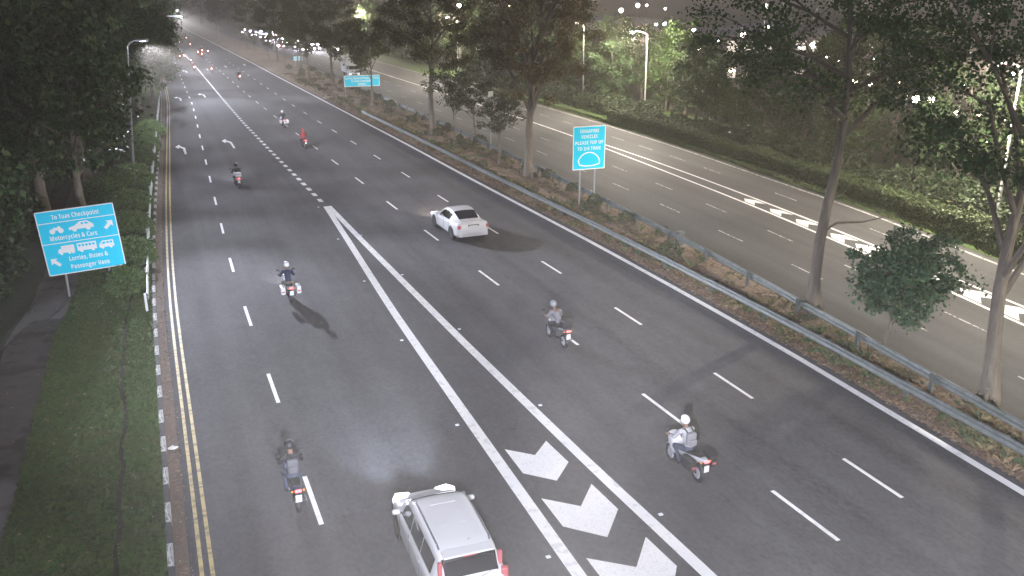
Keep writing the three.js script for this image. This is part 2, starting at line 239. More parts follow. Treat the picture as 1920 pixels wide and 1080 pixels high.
// ---------------------------------------------------------------- median, verge, kerb, path
const medH = (x, z, t) => 0.035 + 0.16 * Math.sin(Math.PI * clamp(t, 0, 1)) ** 0.8 + 0.05 * (fbm(x * 1.3, z * 1.3, 3) - 0.5) * Math.sin(Math.PI * t);
const median = struct(mesh('median', reUV(sheet(30, -600, 0.6, xMed0, xMed1, 10, medH), (x, z) => [x / 12, -z / 12]), matLitter));
const groundMedian = (x, z) => medH(x, z, (x - xMed0(z)) / (xMed1(z) - xMed0(z)));
struct(mesh('gutter', sheet(30, -330, 3, z => xKerb(z) + 0.004, z => xYellow(z) - 0.24 + 0.06 * (fbm(z * 1.2, 4) - 0.5), 1, 0.006, [0.25, 0.25]), matGutter));
const kerb = struct(new THREE.Group()); kerb.name = 'kerb'; scene.add(kerb);
{
  const paint = [std(0xffffff, 0.8, { map: colourMap(128, 128, (u, v) => { const w = smooth(0.38, 0.7, fbm(u * 9, v * 9, 4)); const b = mix(0.66, 0.2, w); return [b, b * 0.99, b * 0.96]; }) }), std(0xffffff, 0.85, { map: colourMap(128, 128, (u, v) => { const b = 0.045 + 0.09 * fbm(u * 12, v * 12, 4); return [b, b, b * 0.95]; }) })];
  const g = rbox(0.15, 0.2, 0.985, 0.02, -0.075, 0.04, 0, 1);
  let k = 0; for (let z = -6; z > -112; z -= 1, k++) { const m = mesh('kerb_stone', g, paint[k % 2], kerb); m.position.set(xKerb(z) + rr(-0.008, 0.008), rr(-0.008, 0.008), z); m.rotation.y = Math.atan2(xKerb(z - 0.5) - xKerb(z + 0.5), -1) + Math.PI; m.rotation.z = rr(-0.02, 0.02); }
  const far = mesh('kerb_run', sheet(-111.5, -330, 4, z => xKerb(z) - 0.15, z => xKerb(z), 1, 0.13), matConcrete, kerb); far.userData.kind = 'stuff';
}
const crackX = z => -2.05 + 0.32 * smooth(-36, -46, z) + 0.22 * (fbm(z * 0.35, 2.2, 3) - 0.5) + 0.12 * (fbm(z * 2.1, 5.2, 3) - 0.5) + 0.05 * Math.sin(z * 0.4), crackW = z => 0.02 + 0.09 * fbm(z * 1.7, 6.6, 3);
const pathX = z => -4.72 + 0.5 * smooth(-36, -44, z) + 0.14 * (fbm(z * 1.1, 8.8, 3) - 0.5);
const vH = (x, z) => 0.1 + 0.05 * (fbm(x * 2, z * 2, 3) - 0.5);
struct(mesh('grass_verge', reUV(sheet(30, -330, 0.4, z => crackX(z) + crackW(z), z => xKerb(z) - 0.14, 6, vH), (x, z) => [x / 12, -z / 12]), matGrass)).userData.label = 'narrow strip of grass between the kerb and the crack';
struct(mesh('grass_verge', reUV(sheet(30, -70, 0.4, pathX, z => crackX(z) - crackW(z), 10, (x, z, t) => vH(x, z) - 0.04 * (1 - smooth(0, 0.08, t))), (x, z) => [x / 12, -z / 12]), matGrass)).userData.label = 'wide strip of mown grass beside the footpath';
struct(mesh('soil_groove', sheet(30, -70, 0.6, z => crackX(z) - 0.3, z => crackX(z) + 0.3, 2, -0.03), matSoil));
struct(mesh('footpath', reUV(sheet(30, -75, 1, z => pathX(z) - 1.7 + 0.3 * (fbm(z * 0.7, 1.1) - 0.5), z => pathX(z) + 0.12, 4, (x, z) => 0.03 + 0.03 * (fbm(x * 2, z * 2) - 0.5)), (x, z) => [x / 12, -z / 12]), matPath));
struct(mesh('forest_floor', reUV(sheet(30, -420, 3, z => -80, z => Math.min(pathX(z) - 1.45, xKerb(z) - 0.6) + (z < -70 ? 0.4 : 0), 20, (x, z) => 0.005 + 0.02 * fbm(x, z)), (x, z) => [x / 9, -z / 9]), matGround));
const matVerge = matGrass;
struct(mesh('roadside_verge', reUV(sheet(30, -600, 2, z => xOut(z) + 0.55, z => xOut(z) + 12, 8, (x, z, t) => 0.06 * smooth(0, 0.1, t) + 0.06 * fbm(x, z)), (x, z) => [x / 12, -z / 12]), matVerge));

// ---------------------------------------------------------------- street lamps
const matPole = std(lin(0.42, 0.43, 0.42), 0.55, { metalness: 0.35 });
const matPoleWhite = std(lin(0.6, 0.6, 0.57), 0.6);
const matHead = std(lin(0.3, 0.31, 0.32), 0.5, { metalness: 0.3 });
const LAMP_COL = lin(0.93, 0.97, 1.15), LAMP_WARM = lin(1.0, 0.9, 0.74), LAMP = 0.46;
// a lantern's optic: aim across and along the road (m), half angle, strength; sideways beams are the strongest, so that the road is lit evenly
const OPTIC = [[4, 0, 0.9, 850], [15, 0, 0.42, 1200], [7, 9, 0.5, 650], [4, 19, 0.36, 2500], [4, 34, 0.26, 7000], [13, 17, 0.34, 4500], [14, 32, 0.26, 6800], [20, 25, 0.3, 720], [24, 8, 0.36, 1260], [-5, 15, 0.5, 1000], [-4, 40, 0.2, 9500]];
const WIDE_OPTIC = [[4, 0, 0.9, 900], [15, 0, 0.42, 1400], [22, 0, 0.36, 2400], [7, 9, 0.5, 1050], [4, 19, 0.36, 3050], [4, 34, 0.26, 11500], [13, 17, 0.34, 1600], [14, 32, 0.26, 5200], [20, 25, 0.3, 4600], [24, 10, 0.36, 5000], [21, 36, 0.22, 10500], [21, 16, 0.3, 3900], [-5, 15, 0.5, 1000], [-4, 40, 0.2, 9500]];
const matLens = new THREE.MeshStandardMaterial({ color: 0x222222, emissive: LAMP_COL, emissiveIntensity: 14, roughness: 0.3 });
const matLensWarm = new THREE.MeshStandardMaterial({ color: 0x222222, emissive: LAMP_WARM, emissiveIntensity: 14, roughness: 0.3 });
function spot(parent, x, y, z, tx, ty, tz, I, angle, pen, col, soft = 4) {
  const s = new THREE.SpotLight(col, I, 0, angle, pen, 2); s.position.set(x, y, z); s.target.position.set(tx, ty, tz); s.castShadow = true; s.shadow.radius = soft; parent.add(s, s.target); return s;
}
// lean = how far the top stands towards the road; reach = length of the arm, both signed along x
function streetLamp(label, x, z, h, lean, reach, drop, mat = matPole, power = 1, spill = [0.25, 0.25], col = drop ? LAMP_WARM : LAMP_COL) {
  const t = thing('street_lamp', label, 'street lamp', x, 0, z, 0, 'street lamps along the expressway');
  const ex = lean + reach, d = Math.sign(reach);
  mesh('pole', merge([tube([V(0, 0, 0), V(lean * 0.5, h * 0.5, 0), V(lean, h, 0)], 0.105, 0.06, 12), tube([V(0, 0, 0), V(0.01, 1.1, 0)], 0.13, 0.125, 12), box(0.4, 0.04, 0.4, 0, 0.1, 0)]), mat, t);
  mesh('notice_plate', box(0.2, 0.34, 0.012, 0, 1.75, 0.125), std(lin(0.75, 0.75, 0.72), 0.6), t);
  mesh('arm', tube([V(lean, h - 0.05, 0), V(lean + reach * 0.25, h + 0.22, 0), V(lean + reach * 0.7, h + 0.36, 0), V(ex, h + 0.38, 0)], 0.05, 0.035, 8), mat, t);
  const hd = mesh('lamp_head', rbox(0.78, 0.15, 0.34, 0.06, ex + d * 0.3, h + 0.38, 0), matHead, t);
  const lens = drop ? new THREE.SphereGeometry(0.16, 14, 8, 0, Math.PI * 2, Math.PI / 2, Math.PI / 2) : new THREE.BoxGeometry(0.34, 0.02, 0.15);
  if (drop) lens.scale(1.5, 1.0, 0.9); lens.translate(ex + d * 0.32, h + 0.302 - (drop ? 0 : 0.008), 0); mesh('lens', lens, drop ? matLensWarm : matLens, hd);
  const lx = ex + d * 0.32, ly = h + 0.1;             // the optic throws its light up and down the road
  for (const s of [-1, 1]) for (const [ax, az, half, I] of drop ? OPTIC : WIDE_OPTIC) if (az || s > 0) spot(t, lx, ly, 0, lx + d * ax, 0, s * az, LAMP * I * power * (ax < 0 ? spill[s < 0 ? 0 : 1] : 1), half, 1, col);
  const stray = new THREE.PointLight(col, (drop ? 1650 : 480) * Math.min(power * 1.3, 1) * (spill[2] ?? 1), 0, 2); stray.position.set(lx, ly - 0.16, 0); stray.castShadow = true; stray.shadow.radius = 4; t.add(stray);       // what the lantern lets out all round
  return t;
}
streetLamp('tall grey street lamp rising behind the round bushes on the left', -1.8, -66, 9.8, 0.75, 0.7, false, matHead, 1, [0.02, 0.6, 0.03]);
streetLamp('street lamp on the left verge just below the camera', -1.9, -2, 9.8, 0.5, 1.9, false, matPole, 1, [0.95, 0.2]);
streetLamp('street lamp half hidden in the trees far along the left verge', 0.2, -145, 9.8, 0.5, 4.2, false, matPole, 0.8);
streetLamp('farthest street lamp on the left verge, lost in foliage', 0.9, -196, 9.8, 0.5, 5.2, false, matPole, 0.5);
streetLamp('distant street lamp on the left verge where the road ends', 3.4, -250, 9.8, 0.5, 4.4, false, matPole, 0.5);
streetLamp('glowing street lamp on pale pole behind the far carriageway, beside the top-up sign', 50.9, -86.5, 9.0, -0.1, -1.5, true, matPoleWhite, 0.75);
streetLamp('slim grey street lamp among the trees at the right edge', 44.6, -35.5, 9.2, -0.1, -1.6, true, matPoleWhite, 0.75);
streetLamp('lit street lamp deep in the foliage left of the pale pole', 52.2, -104.5, 9.4, -0.1, -1.5, true, matPoleWhite, 0.2);
streetLamp('street lamp beyond the frame on the far verge, nearest the camera', 39, 8, 9.2, -0.1, -1.6, true, matPoleWhite, 0.75);
streetLamp('street lamp standing by the queue of oncoming traffic', 50.5, -150, 9.2, -0.1, -1.6, true, matPoleWhite, 0.75);
streetLamp('far street lamp behind the queue of oncoming traffic', 49.5, -215, 9.2, -0.1, -1.6, true, matPoleWhite, 0.75);

// ---------------------------------------------------------------- guard rails
const matGalv = std(0xffffff, 0.5, { metalness: 0.25, map: colourMap(256, 256, (u, v) => { const n = fbm(u * 20, v * 20, 4), w = smooth(0.55, 0.75, fbm(u * 6 + 3, v * 6, 4)); return [0.12 + 0.08 * n - 0.04 * w, 0.135 + 0.085 * n - 0.035 * w, 0.13 + 0.085 * n - 0.05 * w]; }) });
const matGalvPale = std(lin(0.6, 0.63, 0.62), 0.5, { metalness: 0.15 });
function guardRail(label, f, z0, z1, face, top, mat, groundY, pitch = 4) {
  const t = thing('guard_rail', label, 'guard rail');
  const prof = [[0, 0.31], [0.07, 0.285], [0.075, 0.215], [0.005, 0.17], [0.005, 0.14], [0.075, 0.095], [0.07, 0.025], [0, 0]];
  for (let z = z0; z > z1; z -= pitch) {
    const P = [], I = [], n = prof.length, e = z - pitch - 0.12;
    for (let j = 0; j <= 2; j++) { const zz = mix(z, e, j / 2), gx = f(zz), gy = groundY(gx, zz); for (const q of [0, 1]) for (const [dx, dy] of prof) P.push(gx + face * (dx - q * 0.008), gy + top - 0.31 + dy, zz); }
    for (let j = 0; j < 2; j++) for (const q of [0, 1]) for (let i = 0; i < n - 1; i++) { const a = (j * 2 + q) * n + i, b = a + 2 * n; q ? I.push(a, b, a + 1, a + 1, b, b + 1) : I.push(a, a + 1, b, a + 1, b + 1, b); }
    const g = new THREE.BufferGeometry(); g.setAttribute('position', new THREE.Float32BufferAttribute(P, 3)); g.setAttribute('uv', new THREE.Float32BufferAttribute(P.filter((_, i) => i % 3 !== 0).map(v => v * 0.4), 2)); g.setIndex(I); g.computeVertexNormals();
    mesh('rail_beam', g.toNonIndexed(), mat, t);
    const px = f(z) - face * 0.07, py = groundY(f(z), z);
    mesh('post', merge([box(0.1, top + 0.2, 0.012, px, py + top / 2 - 0.1, z - 0.07), box(0.1, top + 0.2, 0.012, px, py + top / 2 - 0.1, z + 0.07), box(0.012, top + 0.2, 0.13, px, py + top / 2 - 0.1, z)]), mat, t);
  }
  return t;
}
guardRail('weathered steel guard rail along the near side of the median', xRail1, -4, -98, -1, 0.62, matGalv, groundMedian);
guardRail('dull steel guard rail along the far side of the median, seen from behind', xRail2, -8, -118, 1, 0.7, matGalv, groundMedian);
guardRail('pale guard rail in front of the round bushes on the left verge', z => xKerb(z) - 0.3, -39, -123, 1, 0.78, matGalvPale, () => 0.1);
{
  const t = thing('junction_box', 'grey metal box standing by the far guard rail of the median', 'utility box', 25.75, 0.1, -39.4, 0.1);
  mesh('cabinet', rbox(0.4, 0.72, 0.34, 0.03, 0, 0.38, 0), std(lin(0.12, 0.13, 0.125), 0.7), t); mesh('lid', rbox(0.46, 0.05, 0.4, 0.02, 0, 0.76, 0), std(lin(0.14, 0.15, 0.145), 0.7), t); mesh('plinth', box(0.6, 0.1, 0.5, 0, 0, 0), matConcrete, t);
}

// ---------------------------------------------------------------- road signs
const matSignPost = std(lin(0.36, 0.37, 0.37), 0.55, { metalness: 0.3 }), matSignBack = std(lin(0.4, 0.41, 0.42), 0.5, { metalness: 0.3 });
function canvasTex(w, h, draw) { const c = document.createElement('canvas'); c.width = w; c.height = h; const g = c.getContext('2d'); draw(g, w, h); const t = new THREE.CanvasTexture(c); t.colorSpace = THREE.SRGBColorSpace; t.anisotropy = 8; return t; }
const SIGN = '#00dcff';
function frameSign(g, w, h, b) { g.fillStyle = '#ffffff'; g.fillRect(0, 0, w, h); g.fillStyle = SIGN; g.fillRect(b, b, w - 2 * b, h - 2 * b); g.fillStyle = '#ffffff'; g.textAlign = 'center'; g.textBaseline = 'middle'; }
const poly = (g, pts) => { g.beginPath(); pts.forEach(([x, y], i) => i ? g.lineTo(x, y) : g.moveTo(x, y)); g.closePath(); g.fill(); };
const dot = (g, x, y, r) => { g.beginPath(); g.arc(x, y, r, 0, Math.PI * 2); g.fill(); };
const at2 = (x, y, s, pts) => pts.map(([a, b]) => [x + a * s, y + b * s]);
const diag = (g, x, y, s, m) => poly(g, at2(x, y, s, [[-1, -1], [0.35, -1], [-0.05, -0.6], [0.9, 0.45], [0.45, 0.9], [-0.6, -0.05], [-1, 0.35]].map(([a, b]) => [a * m, b])));
const signA = canvasTex(1024, 938, (g, w, h) => {
  frameSign(g, w, h, 14);
  g.fillRect(0, 170, w, 12); g.fillRect(0, 470, w, 12);
  g.font = 'bold 92px sans-serif'; g.fillText('To Tuas Checkpoint', w / 2, 98, 620);
  g.fillText('Motorcycles & Cars', 430, 400, 620);
  // a motorcycle and a car, side on
  dot(g, 175, 300, 36); dot(g, 285, 300, 36); poly(g, [[160, 290], [205, 240], [240, 255], [262, 228], [285, 235], [300, 290]]);
  poly(g, [[385, 310], [390, 275], [470, 255], [540, 205], [640, 205], [700, 252], [715, 270], [715, 310]]); dot(g, 460, 312, 30); dot(g, 640, 312, 30);
  diag(g, 900, 315, 66, -1);
  // a lorry, a coach and a van
  g.fillRect(235, 520, 170, 105); poly(g, [[185, 625], [188, 585], [212, 560], [235, 560], [235, 625]]); dot(g, 225, 630, 20); dot(g, 330, 630, 20); dot(g, 378, 630, 20);
  g.fillRect(440, 515, 255, 112); dot(g, 490, 630, 22); dot(g, 640, 630, 22);
  poly(g, [[725, 627], [730, 580], [775, 530], [920, 530], [928, 627]]); dot(g, 770, 630, 20); dot(g, 880, 630, 20);
  g.fillStyle = SIGN; for (let i = 0; i < 5; i++) g.fillRect(456 + i * 46, 535, 34, 32); poly(g, [[752, 578], [785, 546], [815, 546], [815, 578]]); g.fillRect(828, 546, 34, 30); g.fillRect(872, 546, 34, 30); poly(g, [[552, 250], [560, 222], [588, 222], [588, 250]]); poly(g, [[604, 222], [635, 222], [655, 250], [604, 250]]);
  g.fillStyle = '#ffffff'; g.fillText('Lorries, Buses &', 560, 722, 520); g.fillText('Passenger Vans', 560, 842, 520);
  diag(g, 135, 755, 66, 1);
});
const signB = canvasTex(640, 768, (g, w, h) => {
  frameSign(g, w, h, 16); g.font = 'bold 86px sans-serif';
  g.fillText('SINGAPORE', w / 2, 88, 380); g.fillText('VEHICLES', w / 2, 186, 330); g.fillText('PLEASE TOP UP', w / 2, 292, 560); g.fillText('TO 3/4 TANK', w / 2, 394, 470);
  g.strokeStyle = '#ffffff'; g.lineWidth = 22; g.beginPath(); g.arc(w / 2, 690, 225, Math.PI * 1.12, Math.PI * 1.88); g.quadraticCurveTo(540, 690, 500, 680); g.quadraticCurveTo(w / 2, 730, 140, 680); g.closePath(); g.stroke();
});
const signC = canvasTex(1024, 300, (g, w, h) => { frameSign(g, w, h, 16); g.font = 'bold 84px sans-serif'; g.fillText('Lorries, Buses & Passenger Vans', w / 2, 72, 950); g.fillText('To Tuas Checkpoint', w / 2, 150, 620); g.fillText('AHEAD', w / 2, 236, 230); });
const signD = canvasTex(256, 112, (g, w, h) => { g.fillStyle = '#e8f6fa'; g.fillRect(0, 0, w, h); g.fillStyle = '#9ccfe0'; g.fillRect(10, 10, w - 20, h - 20); });
function roadSign(label, x, yb, z, w, h, tex, posts, roll = 0, yaw = 0, base = 0) {
  const t = thing('road_sign', label, 'road sign', x, base, z, yaw), p = new THREE.Group();
  const face = std(0xffffff, 0.42, { map: tex });
  const panel = mesh('panel', rbox(w, h, 0.05, 0.02), matSignBack, t); panel.position.set(0, yb - base + h / 2, 0); panel.rotation.z = roll;
  const s = new THREE.Shape(), a = w / 2, b = h / 2, r = Math.min(w, h) * 0.04;
  s.moveTo(-a + r, -b); s.lineTo(a - r, -b); s.quadraticCurveTo(a, -b, a, -b + r); s.lineTo(a, b - r); s.quadraticCurveTo(a, b, a - r, b); s.lineTo(-a + r, b); s.quadraticCurveTo(-a, b, -a, b - r); s.lineTo(-a, -b + r); s.quadraticCurveTo(-a, -b, -a + r, -b);
  const fg = new THREE.ShapeGeometry(s, 6), u = fg.attributes.uv, q = fg.attributes.position; for (let i = 0; i < u.count; i++) u.setXY(i, q.getX(i) / w + 0.5, q.getY(i) / h + 0.5);
  mesh('face', fg, face, panel).position.z = 0.031;
  for (const px of posts) mesh('post', tube([V(px, -0.2, -0.09), V(px, yb - base + h * 0.9, -0.09)], 0.055, 0.055, 10), matSignPost, t);
  for (const k of [0.2, 0.8]) mesh('bracket', box(w * 0.92, 0.06, 0.04, 0, yb - base + h * k, -0.05), matSignBack, t);
  return t;
}
roadSign('big cyan direction sign reading To Tuas Checkpoint on the left verge', -3.63, 1.18, -42.5, 3.2, 2.94, signA, [-0.85, 0.95], 0.065);
roadSign('upright cyan sign telling vehicles to top up their tanks, in the median', 25.33, 2.5, -49.7, 2.28, 2.75, signB, [-0.55, 0.5], 0, 0, 0.1);
roadSign('wide low cyan sign farther along the median among small trees', 26.85, 1.3, -120.8, 4.9, 1.48, signC, [-2.3, 1.1], 0, 0, 0.1);
roadSign('small pale sign far along the median', 26.9, 1.3, -175, 1.7, 0.75, signD, [-0.5, 0.5], 0, 0, 0.1);
{
  const t = thing('small_notice', 'small white notice on a post among the median trees', 'sign', 26.9, 0.1, -71.5, 0.5);
  mesh('post', tube([V(0, -0.1, 0), V(0, 4.9, 0)], 0.035, 0.03, 8), matSignPost, t); mesh('panel', rbox(0.62, 0.45, 0.03, 0.012, 0, 4.95, 0.04), std(lin(0.7, 0.7, 0.68), 0.6), t);
}

// ---------------------------------------------------------------- cars
const matGlass = new THREE.MeshPhysicalMaterial({ color: lin(0.012, 0.013, 0.016), roughness: 0.06, clearcoat: 1, clearcoatRoughness: 0.03 });
const matTyre = std(lin(0.022, 0.022, 0.023), 0.9), matRim = std(lin(0.55, 0.56, 0.58), 0.35, { metalness: 0.7 }), matTrim = std(lin(0.03, 0.03, 0.032), 0.6), matChrome = std(lin(0.7, 0.7, 0.72), 0.2, { metalness: 0.9 });
const matTail = new THREE.MeshStandardMaterial({ color: lin(0.4, 0.12, 0.13), emissive: lin(1, 0.12, 0.14), emissiveIntensity: 0.22, roughness: 0.25 });
const matTailBright = new THREE.MeshStandardMaterial({ color: lin(0.35, 0.01, 0.015), emissive: lin(1, 0.16, 0.18), emissiveIntensity: 6, roughness: 0.25 });
const matHeadOn = new THREE.MeshStandardMaterial({ color: 0xdddddd, emissive: lin(0.85, 0.9, 1), emissiveIntensity: 4, roughness: 0.15 });
const matTailFar = new THREE.MeshStandardMaterial({ color: lin(0.35, 0.01, 0.015), emissive: lin(1, 0.24, 0.2), emissiveIntensity: 120, roughness: 0.25 });
const matPlate = std(lin(0.7, 0.7, 0.68), 0.5);
const paint = (r, g, b, o = {}) => new THREE.MeshPhysicalMaterial({ color: lin(r, g, b), roughness: 0.32, clearcoat: 0.8, clearcoatRoughness: 0.08, ...o });
function loft(rows, close) {                          // rows of equal length -> smooth skin
  const P = [], I = [], n = rows[0].length;
  for (const r of rows) for (const p of r) P.push(p[0], p[1], p[2]);
  for (let j = 0; j < rows.length - 1; j++) for (let i = 0; i < n - 1; i++) { const a = j * n + i, b = a + n; I.push(a, b, a + 1, a + 1, b, b + 1); }
  if (close) for (const [e, s] of [[0, 1], [rows.length - 1, -1]]) { const c = P.length / 3, r = rows[e]; P.push(0, r.reduce((q, p) => q + p[1], 0) / n, r[0][2]); for (let i = 0; i < n - 1; i++) { const a = e * n + i; s > 0 ? I.push(a, a + 1, c) : I.push(a + 1, a, c); } }
  const g = new THREE.BufferGeometry(); g.setAttribute('position', new THREE.Float32BufferAttribute(P, 3)); g.setAttribute('uv', new THREE.Float32BufferAttribute(new Float32Array(P.length / 3 * 2), 2)); g.setIndex(I); g.computeVertexNormals(); return g;
}
const spline = (st, z) => {                           // Catmull-Rom through stations [z, ...values]
  let i = 0; while (i < st.length - 2 && z > st[i + 1][0]) i++;
  const a = st[Math.max(i - 1, 0)], b = st[i], c = st[i + 1], d = st[Math.min(i + 2, st.length - 1)], t = clamp((z - b[0]) / (c[0] - b[0]), 0, 1);
  return b.map((_, k) => { const m0 = (c[k] - a[k]) / Math.max(c[0] - a[0], 1e-6) * (c[0] - b[0]), m1 = (d[k] - b[k]) / Math.max(d[0] - b[0], 1e-6) * (c[0] - b[0]), t2 = t * t, t3 = t2 * t; return (2 * t3 - 3 * t2 + 1) * b[k] + (t3 - 2 * t2 + t) * m0 + (-2 * t3 + 3 * t2) * c[k] + (t3 - t2) * m1; });
};
function wheelGeos(r, w) {
  const pr = [[r * 0.62, -w / 2], [r * 0.9, -w / 2], [r * 0.985, -w * 0.38], [r, -w * 0.2], [r, w * 0.2], [r * 0.985, w * 0.38], [r * 0.9, w / 2], [r * 0.62, w / 2]].map(([a, b]) => new THREE.Vector2(a, b));
  const tyre = new THREE.LatheGeometry(pr, 28); tyre.rotateZ(Math.PI / 2);
  const parts = [new THREE.CylinderGeometry(r * 0.63, r * 0.63, w * 0.6, 24, 1, true), new THREE.CylinderGeometry(r * 0.15, r * 0.15, w * 0.9, 12)];
  for (let k = 0; k < 5; k++) { const b = new THREE.BoxGeometry(r * 0.17, w * 0.82, r * 0.56); b.translate(0, 0, r * 0.36); b.rotateY(k / 5 * Math.PI * 2); parts.push(b); }
  const disc = new THREE.CylinderGeometry(r * 0.6, r * 0.6, w * 0.2, 20); parts.push(disc);
  const rim = merge(parts); rim.rotateZ(Math.PI / 2); return { tyre, rim };
}
// body: stations [z, half width, bottom, shoulder]; cabin: stations [z, half width at belt, at roof, belt, roof]; the nose points to -z
function makeCar(t, o) {
  const N = 44, sec = 26, rowsB = [], z0 = o.body[0][0], z1 = o.body[o.body.length - 1][0];
  for (let j = 0; j <= N; j++) {
    const q = 0.5 - 0.5 * Math.cos(Math.PI * j / N), s = spline(o.body, mix(z0, z1, mix(j / N, q, 0.6))), r = [];
    for (let i = 0; i <= sec; i++) { const a = mix(-0.5, 1.5, i / sec) * Math.PI, c = Math.cos(a), sn = Math.sin(a), e = 0.34; r.push([s[1] * Math.sign(c) * Math.abs(c) ** e * (1 - 0.05 * (sn < 0 ? -sn : 0)), (s[2] + s[3]) / 2 + (s[3] - s[2]) / 2 * Math.sign(sn) * Math.abs(sn) ** e, s[0]]); }
    rowsB.push(r);
  }
  const body = mesh('body', loft(rowsB, true), o.paint, t);
  const cab = (z, q) => {                              // q 0 belt .. 1 centre of the roof, one side
    const s = spline(o.cabin, z), [, wb, wr, yb, yr] = s, h = yr - yb, k = Math.min(0.12, h * 0.4);
    if (q < 0.55) { const u = q / 0.55; return [mix(wb, wr + k * 0.25, u ** 1.15), mix(yb, yr - k, u)]; }
    if (q < 0.7) { const u = (q - 0.55) / 0.15, a = u * Math.PI / 2; return [mix(wr + k * 0.25, wr - k, 1 - Math.cos(a) * 1), yr - k + k * Math.sin(a) * 0.82]; }
    const u = (q - 0.7) / 0.3; return [(wr - k) * (1 - u), yr - k * 0.18 + k * 0.18 * (1 - (1 - u) ** 2)];
  };
  const c0 = o.cabin[0][0], c1 = o.cabin[o.cabin.length - 1][0], rows = [];
  for (let j = 0; j <= 40; j++) { const z = mix(c0, c1, j / 40), r = []; for (let i = 0; i <= 20; i++) { const [x, y] = cab(z, i / 20); r.push([x, y, z]); } for (let i = 19; i >= 0; i--) { const [x, y] = cab(z, i / 20); r.push([-x, y, z]); } rows.push(r); }
  mesh('roof', loft(rows, true), o.paint, t);
  const pane = (za, zb, qa, qb, side, nz = 14, nq = 8, bend = 0) => {   // a patch of the cabin's skin, 8 mm proud
    const R = []; for (let j = 0; j <= nz; j++) { const r = []; for (let i = 0; i <= nq; i++) {
      const f = j / nz, q = mix(qa, qb, i / nq), z = mix(za, zb, f) + bend * (1 - i / nq); const [x, y] = cab(z, q), e = 1e-3, [x1, y1] = cab(z, q + e), [x2, y2] = cab(z + 0.02, q);
      const tq = V(x1 - x, y1 - y, 0), tz = V(x2 - x, y2 - y, 0.02), n = tq.cross(tz).normalize(); if (n.x * 1 + n.y * 0.4 < 0) n.negate();
      r.push([side * (x + n.x * 0.009), y + n.y * 0.009, z + n.z * 0.009]); } R.push(r); } return loft(R);
  };
  for (const s of [1, -1]) for (const [za, zb, b] of o.side) mesh('side_window', pane(za, zb, 0.06, 0.5, s, 14, 8, b ?? 0), matGlass, t);
  const both = (za, zb, qa, nm) => mesh(nm, merge([pane(za, zb, qa, 1, 1, 12, 8), pane(za, zb, qa, 1, -1, 12, 8)]), matGlass, t);
  both(o.screen[0], o.screen[1], 0.63, 'windscreen'); both(o.rear[0], o.rear[1], 0.63, 'rear_window');
  const { tyre, rim } = wheelGeos(o.wr, 0.21), arch = new THREE.CylinderGeometry(o.wr + 0.05, o.wr + 0.05, 0.02, 28); arch.rotateZ(Math.PI / 2);
  for (const [wz, hw] of o.wheels) for (const s of [1, -1]) {
    const w = new THREE.Group(); w.name = 'wheel'; w.position.set(s * (hw - 0.085), o.wr, wz); t.add(w); mesh('tyre', tyre, matTyre, w); mesh('rim', rim, matRim, w);
    const a = mesh('wheel_arch', arch, matTrim, t); a.position.set(s * (hw + 0.002), o.wr + 0.03, wz);
  }
  const sb = (name, w, h, d, x, y, z, mat, r = 0.02) => { const m = mesh(name, rbox(w, h, d, r), mat, t); m.position.set(x, y, z); return m; };
  for (const s of [1, -1]) {
    const hl = sb('headlight', o.hl[0], o.hl[1], o.hl[2], s * o.hl[3], o.hl[4], o.hl[5], o.headMat, 0.05); hl.rotation.y = s * 0.35; hl.rotation.x = -0.25;
    const tl = sb('tail_light', o.tl[0], o.tl[1], o.tl[2], s * o.tl[3], o.tl[4], o.tl[5], o.tailMat ?? matTail, 0.03); tl.rotation.y = -s * 0.3;
    const mr = new THREE.Group(); mr.name = 'mirror'; mr.position.set(s * (o.mir[0] + 0.09), o.mir[1], o.mir[2]); t.add(mr); mesh('shell', rbox(0.2, 0.13, 0.12, 0.05), o.paint, mr); mesh('stem', rbox(0.1, 0.03, 0.05, 0.012, -s * 0.12, -0.05, 0), matTrim, mr);
    for (const dz of o.handles) sb('door_handle', 0.02, 0.035, 0.18, s * (o.hw + 0.004), o.belt - 0.14, dz, o.paint, 0.009);
  }
  sb('number_plate', 0.5, 0.13, 0.012, 0, o.plate[0], o.plate[1], matPlate, 0.005); sb('plate_recess', 0.58, 0.2, 0.02, 0, o.plate[0], o.plate[1] - 0.011, matTrim, 0.008);
  sb('bumper', o.hw * 1.72, 0.2, 0.1, 0, 0.42, o.rearZ, o.paint, 0.045);
  sb('diffuser', o.hw * 1.3, 0.11, 0.08, 0, 0.27, o.rearZ - 0.01, matTrim, 0.03);
  sb('grille', o.hw * 0.95, 0.1, 0.06, 0, 0.5, o.noseZ, matTrim, 0.02);
  return t;
}
